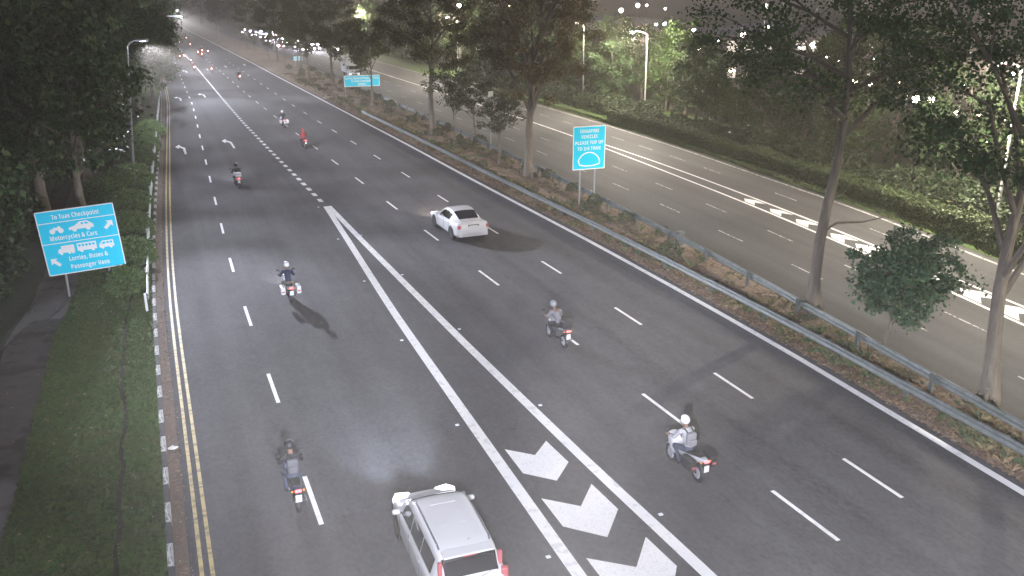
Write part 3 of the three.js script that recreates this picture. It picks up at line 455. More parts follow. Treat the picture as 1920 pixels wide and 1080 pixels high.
const sedan = {
  body: [[-2.3, 0.5, 0.34, 0.56], [-2.26, 0.66, 0.27, 0.63], [-2.1, 0.8, 0.22, 0.7], [-1.6, 0.87, 0.19, 0.81], [-1.0, 0.89, 0.18, 0.89], [0, 0.9, 0.18, 0.93], [0.9, 0.9, 0.18, 0.97], [1.5, 0.89, 0.19, 1.0], [1.95, 0.86, 0.22, 1.04], [2.16, 0.8, 0.27, 1.03], [2.25, 0.72, 0.34, 0.93], [2.28, 0.6, 0.4, 0.82]],
  cabin: [[-1.08, 0.78, 0.62, 0.86, 0.9], [-0.75, 0.83, 0.62, 0.87, 1.12], [-0.25, 0.84, 0.6, 0.89, 1.36], [0.2, 0.84, 0.59, 0.9, 1.435], [0.75, 0.83, 0.57, 0.92, 1.41], [1.25, 0.79, 0.55, 0.95, 1.24], [1.75, 0.7, 0.52, 0.98, 1.03], [1.82, 0.66, 0.48, 0.98, 1.0]],
  side: [[-0.62, 0.2], [0.24, 0.95, -0.05]], screen: [-0.95, -0.3], rear: [0.9, 1.6], wr: 0.325, wheels: [[-1.38, 0.875], [1.32, 0.89]],
  hl: [0.42, 0.15, 0.3, 0.6, 0.63, -2.1], tl: [0.4, 0.17, 0.16, 0.62, 0.82, 2.15], mir: [0.86, 0.98, -0.55], handles: [0.1, 0.95], hw: 0.895, belt: 0.92, plate: [0.83, 2.275], rearZ: 2.23, noseZ: -2.24
};
const mpv = {
  body: [[-2.28, 0.52, 0.36, 0.62], [-2.24, 0.68, 0.28, 0.7], [-2.05, 0.8, 0.22, 0.8], [-1.6, 0.85, 0.19, 0.92], [-1.1, 0.87, 0.18, 0.98], [0, 0.88, 0.18, 1.0], [1.2, 0.88, 0.18, 1.02], [1.9, 0.86, 0.2, 1.04], [2.18, 0.82, 0.26, 1.04], [2.26, 0.76, 0.32, 1.0], [2.29, 0.62, 0.4, 0.9]],
  cabin: [[-1.5, 0.76, 0.6, 0.95, 0.98], [-1.1, 0.82, 0.62, 0.97, 1.25], [-0.6, 0.83, 0.64, 0.99, 1.52], [-0.2, 0.83, 0.66, 1.0, 1.6], [0.8, 0.83, 0.66, 1.01, 1.62], [1.7, 0.82, 0.64, 1.02, 1.56], [1.98, 0.8, 0.62, 1.02, 1.42], [2.2, 0.76, 0.6, 1.02, 1.12], [2.24, 0.72, 0.56, 1.02, 1.06]],
  side: [[-0.9, -0.02], [0.03, 0.85], [0.9, 1.7]], screen: [-1.36, -0.66], rear: [1.86, 2.16], wr: 0.32, wheels: [[-1.4, 0.855], [1.36, 0.875]],
  hl: [0.4, 0.2, 0.42, 0.58, 0.74, -2.0], tl: [0.16, 0.42, 0.14, 0.74, 0.98, 2.17], mir: [0.86, 1.06, -0.95], handles: [0.0, 0.85], hw: 0.875, belt: 1.0, plate: [0.8, 2.285], rearZ: 2.24, noseZ: -2.22
};
{
  const car = thing('white_car', 'white saloon car alone in the second lane from the median', 'car', 15.65, 0, -47.0, 0.02); car.scale.setScalar(1.1);
  makeCar(car, { ...sedan, paint: paint(0.78, 0.77, 0.76), headMat: matHeadOn });
  for (const s of [1, -1]) for (const dz of [-0.72, 0.22, 1.02]) mesh('door_seam', box(0.006, 0.52, 0.009, s * 0.9, 0.64, dz), matTrim, car);
  mesh('boot_lip', rbox(1.2, 0.03, 0.1, 0.014, 0, 1.05, 2.06), paint(0.7, 0.7, 0.7), car);
  spot(car, 0, 0.66, -2.45, 0, -0.5, -14, 260, 0.5, 1, lin(1, 0.82, 0.68), 3);
  const m = thing('silver_car', 'silver people carrier with roof rails at the bottom edge of the picture', 'car', 5.28, 0, -17.35, -0.03);
  makeCar(m, { ...mpv, paint: paint(0.7, 0.7, 0.7), headMat: matHeadOn, tailMat: matTail });
  for (const s of [1, -1]) mesh('roof_rail', tube([V(s * 0.6, 1.56, -0.45), V(s * 0.6, 1.63, -0.35), V(s * 0.605, 1.66, 0.4), V(s * 0.59, 1.62, 1.5), V(s * 0.58, 1.56, 1.6)], 0.022, 0.022, 8), matChrome, m);
  for (const z of [-0.1, 0.35, 0.8, 1.25]) mesh('roof_rib', rbox(0.6, 0.016, 0.03, 0.007, 0, 1.612 - (z > 1 ? 0.025 : z < 0 ? 0.006 : 0), z), m.children.find(c => c.name === 'roof').material, m);
  mesh('spoiler', rbox(1.15, 0.05, 0.3, 0.022, 0, 1.56, 1.84), paint(0.7, 0.7, 0.7), m);
  for (const s of [1, -1]) mesh('tail_light', rbox(0.1, 0.34, 0.1, 0.035, s * 0.68, 1.36, 2.02), matTail, m);
  for (const s of [1, -1]) for (const dz of [-0.98, -0.02, 0.86, 1.74]) mesh('door_seam', box(0.006, 0.62, 0.009, s * 0.877, 0.68, dz), matTrim, m);
  mesh('rear_wiper', merge([tube([V(0.02, 1.09, 2.27), V(0.3, 1.16, 2.23)], 0.008, 0.006, 6), tube([V(0.12, 1.12, 2.262), V(0.42, 1.19, 2.2)], 0.006, 0.006, 5)]), matTrim, m);
  mesh('brake_light', rbox(0.3, 0.025, 0.02, 0.008, 0, 1.545, 1.995), matTail, m);
  mesh('antenna', tube([V(0.1, 1.6, 1.5), V(0.1, 1.78, 1.72)], 0.006, 0.003, 6), matTrim, m);
  for (const s of [1, -1]) spot(m, s * 0.55, 0.78, -2.4, s * 0.5 - 0.6, -0.3, -24, 330, 0.4, 1, lin(0.66, 0.8, 1), 5);
}

// ---------------------------------------------------------------- oncoming traffic on the far carriageway
const matBeam = new THREE.MeshStandardMaterial({ color: 0xffffff, emissive: lin(0.8, 0.74, 1), emissiveIntensity: 400, roughness: 0.2 });
{
  const cols = [[0.6, 0.6, 0.6], [0.05, 0.05, 0.06], [0.35, 0.36, 0.38], [0.3, 0.03, 0.03], [0.7, 0.7, 0.68], [0.08, 0.1, 0.16]];
  const names = ['white', 'black', 'grey', 'dark red', 'pale', 'dark blue'];
  const spots = [[42.7, -222], [39.4, -228], [36.2, -236], [42.2, -246], [39.2, -262], [42, -270], [35.8, -280], [41.6, -296], [38.6, -306], [41, -326], [37.9, -336], [34.5, -318], [40.4, -352], [37, -364], [35.9, -224], [33, -244], [36, -258], [33.2, -272], [38.8, -286], [35, -298], [33.6, -338], [41.2, -310], [38.2, -320], [36.2, -350]];
  const protos = cols.map(() => null);
  spots.forEach(([x, z], i) => {
    const k = i % cols.length, label = `${names[k]} oncoming car with dazzling headlights, ${['first', 'second', 'third', 'fourth', 'fifth', 'sixth', 'seventh', 'eighth', 'ninth', 'tenth', 'eleventh', 'twelfth', 'thirteenth', 'fourteenth', 'fifteenth', 'sixteenth', 'seventeenth', 'eighteenth', 'nineteenth', 'twentieth', 'twenty-first', 'twenty-second', 'twenty-third', 'last'][i]} in the far queue`;
    if (!protos[k]) { protos[k] = thing('oncoming_car', label, 'car', x, 0, z, Math.PI, 'cars queuing towards the camera'); makeCar(protos[k], { ...sedan, hl: [0.4, 0.3, 0.3, 0.62, 0.68, -2.18], paint: paint(...cols[k]), headMat: matBeam }); }
    else dup(protos[k], x, 0, z, Math.PI, label, 'cars queuing towards the camera');
    if (i < 10) { const s = new THREE.SpotLight(lin(0.85, 0.85, 1), 900, 0, 0.42, 1, 2); s.position.set(x, 0.75, z + 2.5); s.target.position.set(x, -0.4, z + 20); s.castShadow = true; scene.add(s, s.target); }
  });
  // a box lorry, half hidden behind the low sign
  const t = thing('box_lorry', 'white box lorry on the far carriageway behind the low sign', 'lorry', 31.6, 0, -150, Math.PI - 0.02);
  const w = paint(0.72, 0.73, 0.75);
  mesh('cargo_box', rbox(2.2, 2.1, 4.2, 0.04, 0, 1.95, 0.9), w, t); mesh('cab', merge([rbox(1.9, 1.15, 1.5, 0.12, 0, 0.95, -2.1), rbox(1.8, 0.75, 1.2, 0.16, 0, 1.8, -1.95)]), w, t); mesh('chassis', rbox(1.2, 0.25, 6, 0.04, 0, 0.62, 0.1), matTrim, t);
  const ws = mesh('windscreen', rbox(1.6, 0.6, 0.05, 0.02, 0, 1.75, -2.56), matGlass, t); ws.rotation.x = 0.0; for (const s of [1, -1]) { mesh('side_window', rbox(0.04, 0.5, 0.8, 0.018, s * 0.9, 1.78, -1.95), matGlass, t); mesh('headlight', rbox(0.3, 0.2, 0.08, 0.03, s * 0.68, 0.78, -2.84), matHeadOn, t); mesh('mirror', rbox(0.08, 0.35, 0.18, 0.03, s * 1.06, 1.7, -2.5), matTrim, t); }
  const { tyre, rim } = wheelGeos(0.38, 0.24); for (const [x, z] of [[0.8, -1.9], [-0.8, -1.9], [0.85, 1.9], [-0.85, 1.9]]) { const g = new THREE.Group(); g.name = 'wheel'; g.position.set(x, 0.38, z); t.add(g); mesh('tyre', tyre, matTyre, g); mesh('rim', rim, matRim, g); }
  mesh('bumper', rbox(1.85, 0.22, 0.14, 0.05, 0, 0.5, -2.86), matTrim, t);
  spot(t, 0, 0.8, -3.1, 0, -0.5, -12, 600, 0.5, 1, lin(0.75, 0.82, 1), 3);
}

// ---------------------------------------------------------------- riders: one continuous skin meshed from tapered bones
function skin(bones, min, max, cell, k) {
  const n = [0, 1, 2].map(i => Math.ceil((max[i] - min[i]) / cell) + 1), F = new Float32Array(n[0] * n[1] * n[2]);
  const id = (x, y, z) => (z * n[1] + y) * n[0] + x;
  const B = bones.map(([a, b, ra, rb]) => { const d = [b[0] - a[0], b[1] - a[1], b[2] - a[2]]; return { a, d, l: Math.max(d[0] ** 2 + d[1] ** 2 + d[2] ** 2, 1e-9), ra, rb }; });
  for (let z = 0; z < n[2]; z++) for (let y = 0; y < n[1]; y++) for (let x = 0; x < n[0]; x++) {
    const p = [min[0] + x * cell, min[1] + y * cell, min[2] + z * cell]; let f = 1;
    for (const b of B) { const q = [p[0] - b.a[0], p[1] - b.a[1], p[2] - b.a[2]], t = clamp((q[0] * b.d[0] + q[1] * b.d[1] + q[2] * b.d[2]) / b.l, 0, 1); const d = Math.hypot(q[0] - b.d[0] * t, q[1] - b.d[1] * t, q[2] - b.d[2] * t) - mix(b.ra, b.rb, t); const h = clamp(0.5 + 0.5 * (f - d) / k, 0, 1); f = mix(f, d, h) - k * h * (1 - h); }
    F[id(x, y, z)] = f;
  }
  const P = [], I = [], vid = new Int32Array(F.length).fill(-1);        // surface nets
  for (let z = 0; z < n[2] - 1; z++) for (let y = 0; y < n[1] - 1; y++) for (let x = 0; x < n[0] - 1; x++) {
    let s = 0, c = 0, v = [0, 0, 0]; const f = []; for (let i = 0; i < 8; i++) f.push(F[id(x + (i & 1), y + (i >> 1 & 1), z + (i >> 2))]);
    for (let i = 0; i < 8; i++) if (f[i] < 0) s++; if (s === 0 || s === 8) continue;
    for (let i = 0; i < 8; i++) for (const m of [1, 2, 4]) if (!(i & m)) { const j = i | m; if ((f[i] < 0) !== (f[j] < 0)) { const t = f[i] / (f[i] - f[j]); v[0] += (i & 1) + (m === 1 ? t : 0); v[1] += (i >> 1 & 1) + (m === 2 ? t : 0); v[2] += (i >> 2) + (m === 4 ? t : 0); c++; } }
    vid[id(x, y, z)] = P.length / 3; P.push(min[0] + (x + v[0] / c) * cell, min[1] + (y + v[1] / c) * cell, min[2] + (z + v[2] / c) * cell);
  }
  const quad = (a, b, c, d, flip) => flip ? I.push(a, c, b, a, d, c) : I.push(a, b, c, a, c, d);
  for (let z = 1; z < n[2] - 1; z++) for (let y = 1; y < n[1] - 1; y++) for (let x = 1; x < n[0] - 1; x++) {
    const f = F[id(x, y, z)] < 0;
    if (f !== F[id(x + 1, y, z)] < 0) quad(vid[id(x, y - 1, z - 1)], vid[id(x, y, z - 1)], vid[id(x, y, z)], vid[id(x, y - 1, z)], !f);
    if (f !== F[id(x, y + 1, z)] < 0) quad(vid[id(x - 1, y, z - 1)], vid[id(x - 1, y, z)], vid[id(x, y, z)], vid[id(x, y, z - 1)], !f);
    if (f !== F[id(x, y, z + 1)] < 0) quad(vid[id(x - 1, y - 1, z)], vid[id(x, y - 1, z)], vid[id(x, y, z)], vid[id(x - 1, y, z)], !f);
  }
  const g = new THREE.BufferGeometry(); g.setAttribute('position', new THREE.Float32BufferAttribute(P, 3)); g.setIndex(I); g.computeVertexNormals(); return g;
}
const riderPose = lean => {
  const bones = [], sh = p => p[1] > 0.9 && !(p[2] < -0.3 && p[1] < 1.06) ? [p[0], p[1] - lean * 0.35 * Math.max(0, p[1] - 0.95), p[2] - lean * Math.max(0, p[1] - 0.95)] : p; const b = (a, c, ra, rc) => bones.push([sh(a), sh(c), ra, rc]);
  b([0, 0.80, 0.16], [0, 0.95, 0.12], 0.135, 0.125); b([0, 0.95, 0.12], [0, 1.22, 0.0], 0.125, 0.145); b([0, 1.22, 0], [0, 1.32, -0.05], 0.13, 0.085); b([0, 1.34, -0.06], [0, 1.46, -0.1], 0.06, 0.058); b([0, 1.5, -0.12], [0, 1.57, -0.13], 0.085, 0.09);
  for (const s of [1, -1]) {
    b([s * 0.06, 1.3, -0.03], [s * 0.19, 1.29, -0.05], 0.08, 0.072); b([s * 0.19, 1.29, -0.05], [s * 0.29, 1.07, -0.2], 0.066, 0.05); b([s * 0.29, 1.07, -0.2], [s * 0.305, 1.03, -0.43], 0.048, 0.034);
    b([s * 0.08, 0.8, 0.14], [s * 0.2, 0.74, -0.27], 0.105, 0.07); b([s * 0.2, 0.74, -0.27], [s * 0.175, 0.34, -0.02], 0.066, 0.045); b([s * 0.175, 0.33, -0.01], [s * 0.18, 0.29, -0.2], 0.046, 0.038);
  }
  const body = skin(bones, [-0.42, 0.2, -0.62], [0.42, 1.72, 0.36], 0.022, 0.035);
  const parts = [body];
  for (const s of [1, -1]) {                           // palm, four fingers closing on the grip, thumb below
    const h = [], X = s * 0.315, gy = 1.015, gz = -0.53, R = 0.026;
    h.push([[X, 1.03, -0.42], [X, 1.04, -0.475], 0.032, 0.034]);
    const on = (x, a, r = R) => [x, gy + Math.sin(a) * r, gz + Math.cos(a) * r];
    [-0.036, -0.012, 0.012, 0.034].forEach((dx, i) => { const x = X + s * dx, l = [0.9, 1.05, 1, 0.8][i]; h.push([[X + s * dx * 0.8, 1.045, -0.475], on(x, 1.2, 0.032), 0.013, 0.0115]); h.push([on(x, 1.2, 0.032), on(x, 2.6 * l, 0.03), 0.0115, 0.0105]); h.push([on(x, 2.6 * l, 0.03), on(x, 3.9 * l, 0.028), 0.0105, 0.009]); });
    h.push([[X - s * 0.036, 1.025, -0.47], on(X - s * 0.05, -0.6, 0.032), 0.014, 0.012]); h.push([on(X - s * 0.05, -0.6, 0.032), on(X - s * 0.04, -1.9, 0.03), 0.012, 0.0095]);
    parts.push(skin(h, [X - 0.1, 0.95, -0.6], [X + 0.1, 1.12, -0.36], 0.006, 0.008));
  }
  return parts;
};
const poses = [riderPose(0), riderPose(0.35)];
function riderColours(jacket, trousers, shoe, glove, pose = 0) {
  const out = poses[pose].map((g, k) => { const q = g.clone(), p = q.attributes.position, c = new Float32Array(p.count * 3);
    for (let i = 0; i < p.count; i++) { const y = p.getY(i), z = p.getZ(i), x = Math.abs(p.getX(i)); let col = jacket; if (k) col = glove; else if (y > (pose ? 1.29 : 1.385) && x < 0.1) col = [0.2, 0.12, 0.08]; else if (y < 0.385) col = shoe; else if (y < 0.9 && !(z < -0.1 && x > 0.24 && y > 0.85)) col = trousers; else if (z < -0.405 && x > 0.2) col = glove; c.set(col, i * 3); }
    q.setAttribute('color', new THREE.BufferAttribute(c, 3)); return q; });
  return mergeGeometries(out.map(g => g.toNonIndexed()), false);
}
const matCloth = new THREE.MeshStandardMaterial({ vertexColors: true, roughness: 0.85 });
const helmetGeo = (() => { const g = new THREE.SphereGeometry(0.142, 22, 16); g.scale(0.93, 1.02, 1.08); const p = g.attributes.position; for (let i = 0; i < p.count; i++) if (p.getY(i) < -0.085) p.setY(i, -0.085 - (p.getY(i) + 0.085) * 0.1); g.computeVertexNormals(); g.translate(0, 1.585, -0.135); return g; })();
const visorGeo = (() => { const g = new THREE.SphereGeometry(0.148, 18, 8, Math.PI * 1.08, Math.PI * 0.84, Math.PI * 0.34, Math.PI * 0.24); g.scale(0.93, 1.02, 1.08); g.translate(0, 1.585, -0.135); return g; })();
function rider(label, geo, helmet, x, z, turn, lift = 0) {
  const p = mesh('person', geo.g ?? geo, matCloth); p.position.set(x, lift, z); p.rotation.y = turn; tag(p, label, 'person', 'motorcycle riders');
  const h = mesh('helmet', helmetGeo, helmet, p); if (geo.lean) { h.position.set(0, -0.075, -0.225); h.rotation.x = 0; } mesh('visor', visorGeo, matGlass, h); return p;
}
// ---------------------------------------------------------------- motorcycles, nose to -z
function motorcycle(label, col, x, z, turn, o = {}) {
  const t = thing('motorcycle', label, 'motorcycle', x, 0, z, turn, 'motorcycles heading away');
  const body = paint(...col), R = 0.29, { tyre, rim } = moto.wheel;
  for (const wz of [-0.66, 0.62]) { const w = new THREE.Group(); w.name = wz < 0 ? 'front_wheel' : 'rear_wheel'; w.position.set(0, R, wz); t.add(w); mesh('tyre', tyre, matTyre, w); mesh('rim', rim, matRim, w); }
  mesh('fork', moto.fork, matRim, t); mesh('handlebar', moto.bar, matTrim, t); mesh('engine', moto.engine, matEngine, t); mesh('exhaust', moto.exhaust, matChrome, t); mesh('swing_arm', moto.swing, matEngine, t);
  mesh('front_fairing', moto.fairing, body, t); mesh('front_mudguard', moto.guardF, body, t); mesh('rear_mudguard', moto.guardR, matTrim, t); mesh('frame_cover', moto.cover, body, t); mesh('tail_fairing', moto.tail, body, t); mesh('seat', moto.seat, matSeat, t);
  mesh('headlight', moto.lamp, matHeadOn, t); mesh('tail_light', moto.tlamp, z < -140 ? matTailFar : matTailBright, t); mesh('number_plate', moto.plate, matPlate, t);
  for (const s of [1, -1]) { const m = mesh('mirror', moto.mirror, matTrim, t); m.scale.x = s; const f = mesh('foot_peg', moto.peg, matTrim, t); f.scale.x = s; const i = mesh('indicator', moto.ind, matInd, t); i.scale.x = s; }
  if (o.topBox) { const b = mesh('top_box', rbox(0.42, 0.3, 0.38, 0.06, 0, 1.06, 0.78), o.topBox, t); mesh('lid_strip', rbox(0.43, 0.03, 0.39, 0.012, 0, 1.1, 0.78), matTrim, b); }
  if (o.panniers) for (const s of [1, -1]) { const b = mesh('pannier', rbox(0.2, 0.36, 0.5, 0.05, s * 0.34, 0.66, 0.62), o.panniers, t); mesh('reflector', box(0.12, 0.06, 0.01, s * 0.34, 0.62, 0.875), matTail, b); }
  if (o.screen) mesh('windshield', moto.screen, matScreen, t);
  if (o.beam) spot(t, 0, 0.86, -0.98, 0, -0.5, -9, 120, 0.45, 1, lin(0.9, 0.92, 1), 3);
  return t;
}
const matEngine = std(lin(0.09, 0.09, 0.095), 0.45, { metalness: 0.5 }), matSeat = std(lin(0.02, 0.02, 0.02), 0.8), matInd = std(lin(0.7, 0.28, 0.03), 0.3), matScreen = new THREE.MeshPhysicalMaterial({ color: 0xffffff, transmission: 1, thickness: 0, roughness: 0.1, transparent: false });
const moto = (() => {
  const w = wheelGeos(0.29, 0.11), arcGuard = (z, a0, a1) => { const rows = []; for (let j = 0; j <= 12; j++) { const a = mix(a0, a1, j / 12), r = []; for (let i = 0; i <= 6; i++) { const q = mix(-1, 1, i / 6), rr2 = 0.325 - 0.03 * q * q; r.push([q * 0.075, 0.29 + Math.sin(a) * rr2, z + Math.cos(a) * rr2]); } rows.push(r); } return loft(rows); };
  const lo = st => { const rows = []; for (let j = 0; j <= 18; j++) { const s = spline(st, mix(st[0][0], st[st.length - 1][0], j / 18)), r = []; for (let i = 0; i <= 16; i++) { const a = i / 16 * Math.PI * 2, e = 0.6, c = Math.cos(a), n = Math.sin(a); r.push([s[1] * Math.sign(c) * Math.abs(c) ** e, (s[2] + s[3]) / 2 + (s[3] - s[2]) / 2 * Math.sign(n) * Math.abs(n) ** e, s[0]]); } rows.push(r); } return loft(rows, true); };
  return {
    wheel: w,
    fork: merge([-1, 1].map(s => tube([V(s * 0.075, 0.29, -0.66), V(s * 0.07, 0.95, -0.42)], 0.022, 0.022, 8))),
    bar: merge([tube([V(-0.37, 1.01, -0.53), V(-0.24, 1.01, -0.54), V(-0.12, 0.97, -0.45), V(0.12, 0.97, -0.45), V(0.24, 1.01, -0.54), V(0.37, 1.01, -0.53)], 0.014, 0.014, 8), ...[-1, 1].map(s => tube([V(s * 0.25, 1.01, -0.535), V(s * 0.375, 1.01, -0.53)], 0.018, 0.018, 8))]),
    engine: merge([rbox(0.26, 0.28, 0.36, 0.06, 0, 0.4, -0.02), (() => { const c = new THREE.CylinderGeometry(0.085, 0.095, 0.2, 14); c.rotateX(-0.9); c.translate(0, 0.47, -0.26); return c; })(), (() => { const c = new THREE.CylinderGeometry(0.1, 0.1, 0.3, 16); c.rotateZ(Math.PI / 2); c.translate(0, 0.38, 0.06); return c; })()]),
    exhaust: tube([V(0.1, 0.42, -0.28), V(0.14, 0.24, -0.2), V(0.15, 0.24, 0.2), V(0.19, 0.36, 0.55), V(0.2, 0.42, 0.85)], [0.02, 0.02, 0.025, 0.055, 0.05], 0, 12),
    swing: merge([-1, 1].map(s => box(0.03, 0.06, 0.56, s * 0.09, 0.31, 0.37))),
    fairing: lo([[-0.78, 0.06, 0.78, 0.9], [-0.7, 0.15, 0.66, 1.0], [-0.55, 0.19, 0.5, 1.03], [-0.42, 0.2, 0.42, 0.97], [-0.34, 0.17, 0.42, 0.8]]),
    cover: lo([[-0.4, 0.1, 0.48, 0.8], [-0.2, 0.12, 0.5, 0.74], [0.05, 0.13, 0.5, 0.75], [0.3, 0.14, 0.52, 0.77], [0.5, 0.12, 0.58, 0.76]]),
    tail: lo([[0.35, 0.15, 0.56, 0.78], [0.6, 0.15, 0.62, 0.83], [0.85, 0.1, 0.72, 0.86], [0.98, 0.04, 0.78, 0.86]]),
    seat: lo([[-0.12, 0.08, 0.7, 0.77], [0.05, 0.125, 0.71, 0.8], [0.3, 0.14, 0.73, 0.82], [0.55, 0.13, 0.76, 0.87], [0.78, 0.09, 0.8, 0.88]]),
    guardF: arcGuard(-0.66, 0.3, 2.6), guardR: arcGuard(0.62, 0.0, 1.9),
    lamp: (() => { const g = new THREE.SphereGeometry(0.085, 14, 10); g.scale(1.2, 0.8, 0.5); g.translate(0, 0.86, -0.77); return g; })(),
    tlamp: rbox(0.17, 0.075, 0.06, 0.025, 0, 0.8, 0.985), plate: box(0.16, 0.2, 0.008, 0, 0.58, 0.985),
    mirror: merge([tube([V(0.22, 1.01, -0.54), V(0.27, 1.15, -0.53), V(0.33, 1.22, -0.52)], 0.008, 0.008, 6), rbox(0.13, 0.08, 0.025, 0.012, 0.35, 1.24, -0.52)]),
    peg: tube([V(0.1, 0.28, -0.06), V(0.25, 0.28, -0.06)], 0.016, 0.016, 6), ind: (() => { const g = new THREE.SphereGeometry(0.035, 8, 6); g.translate(0.15, 0.77, 0.92); return g; })(),
    screen: (() => { const rows = []; for (let j = 0; j <= 6; j++) { const u = j / 6, r = []; for (let i = 0; i <= 8; i++) { const a = mix(-1, 1, i / 8); r.push([a * mix(0.17, 0.11, u), mix(1.0, 1.3, u), mix(-0.66, -0.5, u) + a * a * 0.08]); } rows.push(r); } return loft(rows); })()
  };
})();
{
  const black = [0.02, 0.02, 0.023], navy = [0.03, 0.035, 0.07], grey = [0.16, 0.16, 0.17], pale = [0.5, 0.5, 0.5], denim = [0.05, 0.06, 0.09], red = [0.3, 0.03, 0.035], khaki = [0.2, 0.18, 0.14], skinC = [0.24, 0.14, 0.09];
  const rDark = riderColours(black, denim, black, black), rGrey = { g: riderColours(grey, black, black, skinC, 1), lean: 1 }, rPale = riderColours([0.36, 0.36, 0.37], denim, black, skinC), rNavy = riderColours(navy, khaki, black, black), rRed = riderColours(red, black, black, skinC);
  const hW = paint(0.7, 0.7, 0.72), hB = paint(0.02, 0.02, 0.024), hR = paint(0.4, 0.03, 0.03), hG = paint(0.25, 0.26, 0.28), boxW = paint(0.68, 0.69, 0.7), boxB = std(lin(0.03, 0.03, 0.032), 0.5);
  const list = [
    [4.75, -38.6, 0.0, [0.55, 0.56, 0.6], { panniers: boxW, screen: true, beam: true }, rNavy, hW, 'white touring motorcycle with side boxes in the left lanes', 'rider in dark jacket and white helmet on the touring motorcycle'],
    [5.05, -64.8, 0.03, [0.62, 0.6, 0.66], { topBox: boxW, beam: true }, rDark, hB, 'pale motorcycle beyond the touring bike, just past the gore point', 'dark clad rider on the pale motorcycle near the gore point'],
    [2.35, -21.6, 0.0, [0.04, 0.05, 0.09], {}, rDark, hB, 'dark motorcycle riding on the left lane dash near the kerb', 'rider in black on the motorcycle beside the silver car'],
    [13.75, -29.3, 0.03, [0.12, 0.12, 0.13], { topBox: boxB }, rGrey, hG, 'grey motorcycle behind the white car on the dashed line', 'rider in grey following the white car'],
    [13.0, -18.9, 0.04, [0.5, 0.5, 0.52], { panniers: boxB }, rPale, hW, 'motorcycle with side bags right of the gore chevrons', 'rider in a pale jacket right of the gore chevrons'],
    [12.5, -94.6, 0.03, [0.68, 0.68, 0.72], { panniers: boxW, screen: true, beam: true }, rDark, hW, 'white motorcycle left of a red one in the middle lanes', 'rider with black jacket and white helmet in the middle lanes'],
    [12.3, -80.4, 0.03, [0.4, 0.05, 0.06], {}, rRed, hR, 'red motorcycle trailing the white one in the middle lanes', 'rider in a red jacket in the middle lanes'],
    [13.6, -151, 0.02, [0.05, 0.05, 0.06], {}, rDark, hB, 'dark motorcycle alone far down the middle lanes', 'rider in black far down the middle lanes'],
    [10.6, -169, 0.02, [0.1, 0.1, 0.1], {}, rGrey, hB, 'grey motorcycle far off by the merge line', 'grey clad rider far off by the merge line'],
    [8.0, -174, 0.0, [0.3, 0.1, 0.05], {}, rDark, hR, 'far motorcycle with a bright tail light on the merge line', 'far rider on the merge line with a red helmet'],
    [8.4, -194, 0.0, [0.1, 0.1, 0.12], {}, rGrey, hB, 'far motorcycle next along the merge line', 'far rider next along the merge line'],
    [6.9, -207, 0.0, [0.35, 0.05, 0.06], {}, rRed, hB, 'far red motorcycle left of the merge line', 'far rider in red left of the merge line'],
    [7.7, -208.5, 0.0, [0.05, 0.05, 0.06], {}, rDark, hB, 'far dark motorcycle riding beside the red one', 'far rider beside the red motorcycle'],
    [12.6, -227, 0.0, [0.2, 0.2, 0.2], {}, rDark, hW, 'far motorcycle at the head of a loose group of four', 'leading rider of the far group of four'],
    [11.3, -221, 0.0, [0.3, 0.05, 0.05], {}, rGrey, hB, 'far motorcycle on the left of the group of four', 'left rider of the far group of four'],
    [11.6, -213, 0.0, [0.1, 0.1, 0.1], {}, rDark, hR, 'far motorcycle nearest in the group of four', 'nearest rider of the far group of four'],
    [13.7, -224, 0.0, [0.05, 0.06, 0.1], {}, rNavy, hB, 'far motorcycle on the right of the group of four', 'right rider of the far group of four'],
    [11.5, -259, 0.0, [0.1, 0.1, 0.1], {}, rDark, hB, 'distant motorcycle ahead of the group of four', 'distant rider ahead of the group of four'],
    [12.2, -297, 0.0, [0.1, 0.1, 0.1], {}, rDark, hB, 'most distant motorcycle before the road vanishes', 'most distant rider before the road vanishes'],
    [9.3, -272, 0.0, [0.1, 0.1, 0.1], {}, rDark, hB, 'distant motorcycle under the overhanging trees', 'distant rider under the overhanging trees']
  ];
  for (const [x, z, a, col, o, geo, hel, lb, lr] of list) { motorcycle(lb, col, x, z, a, o); rider(lr, geo, hel, x, z, a); }
  // rucksacks worn by two of the near riders
  for (const [x, z, a, c, l] of [[2.35, -21.6, 0, [0.1, 0.1, 0.11], 'dark rucksack on the back of the rider beside the silver car'], [13.0, -18.9, 0.04, [0.22, 0.22, 0.23], 'grey rucksack on the back of the rider by the chevrons']]) {
    const t = thing('rucksack', l, 'bag', x, 0, z, a), m = std(lin(...c), 0.9);
    mesh('pack', merge([rbox(0.3, 0.4, 0.16, 0.06, 0, 1.13, 0.2, 3), rbox(0.24, 0.2, 0.08, 0.035, 0, 1.05, 0.3, 3)]), m, t); for (const s of [1, -1]) mesh('strap', tube([V(s * 0.1, 1.32, 0.16), V(s * 0.12, 1.39, 0.02), V(s * 0.13, 1.32, -0.12), V(s * 0.13, 1.05, -0.1)], 0.018, 0.018, 6), matTrim, t);
  }
}

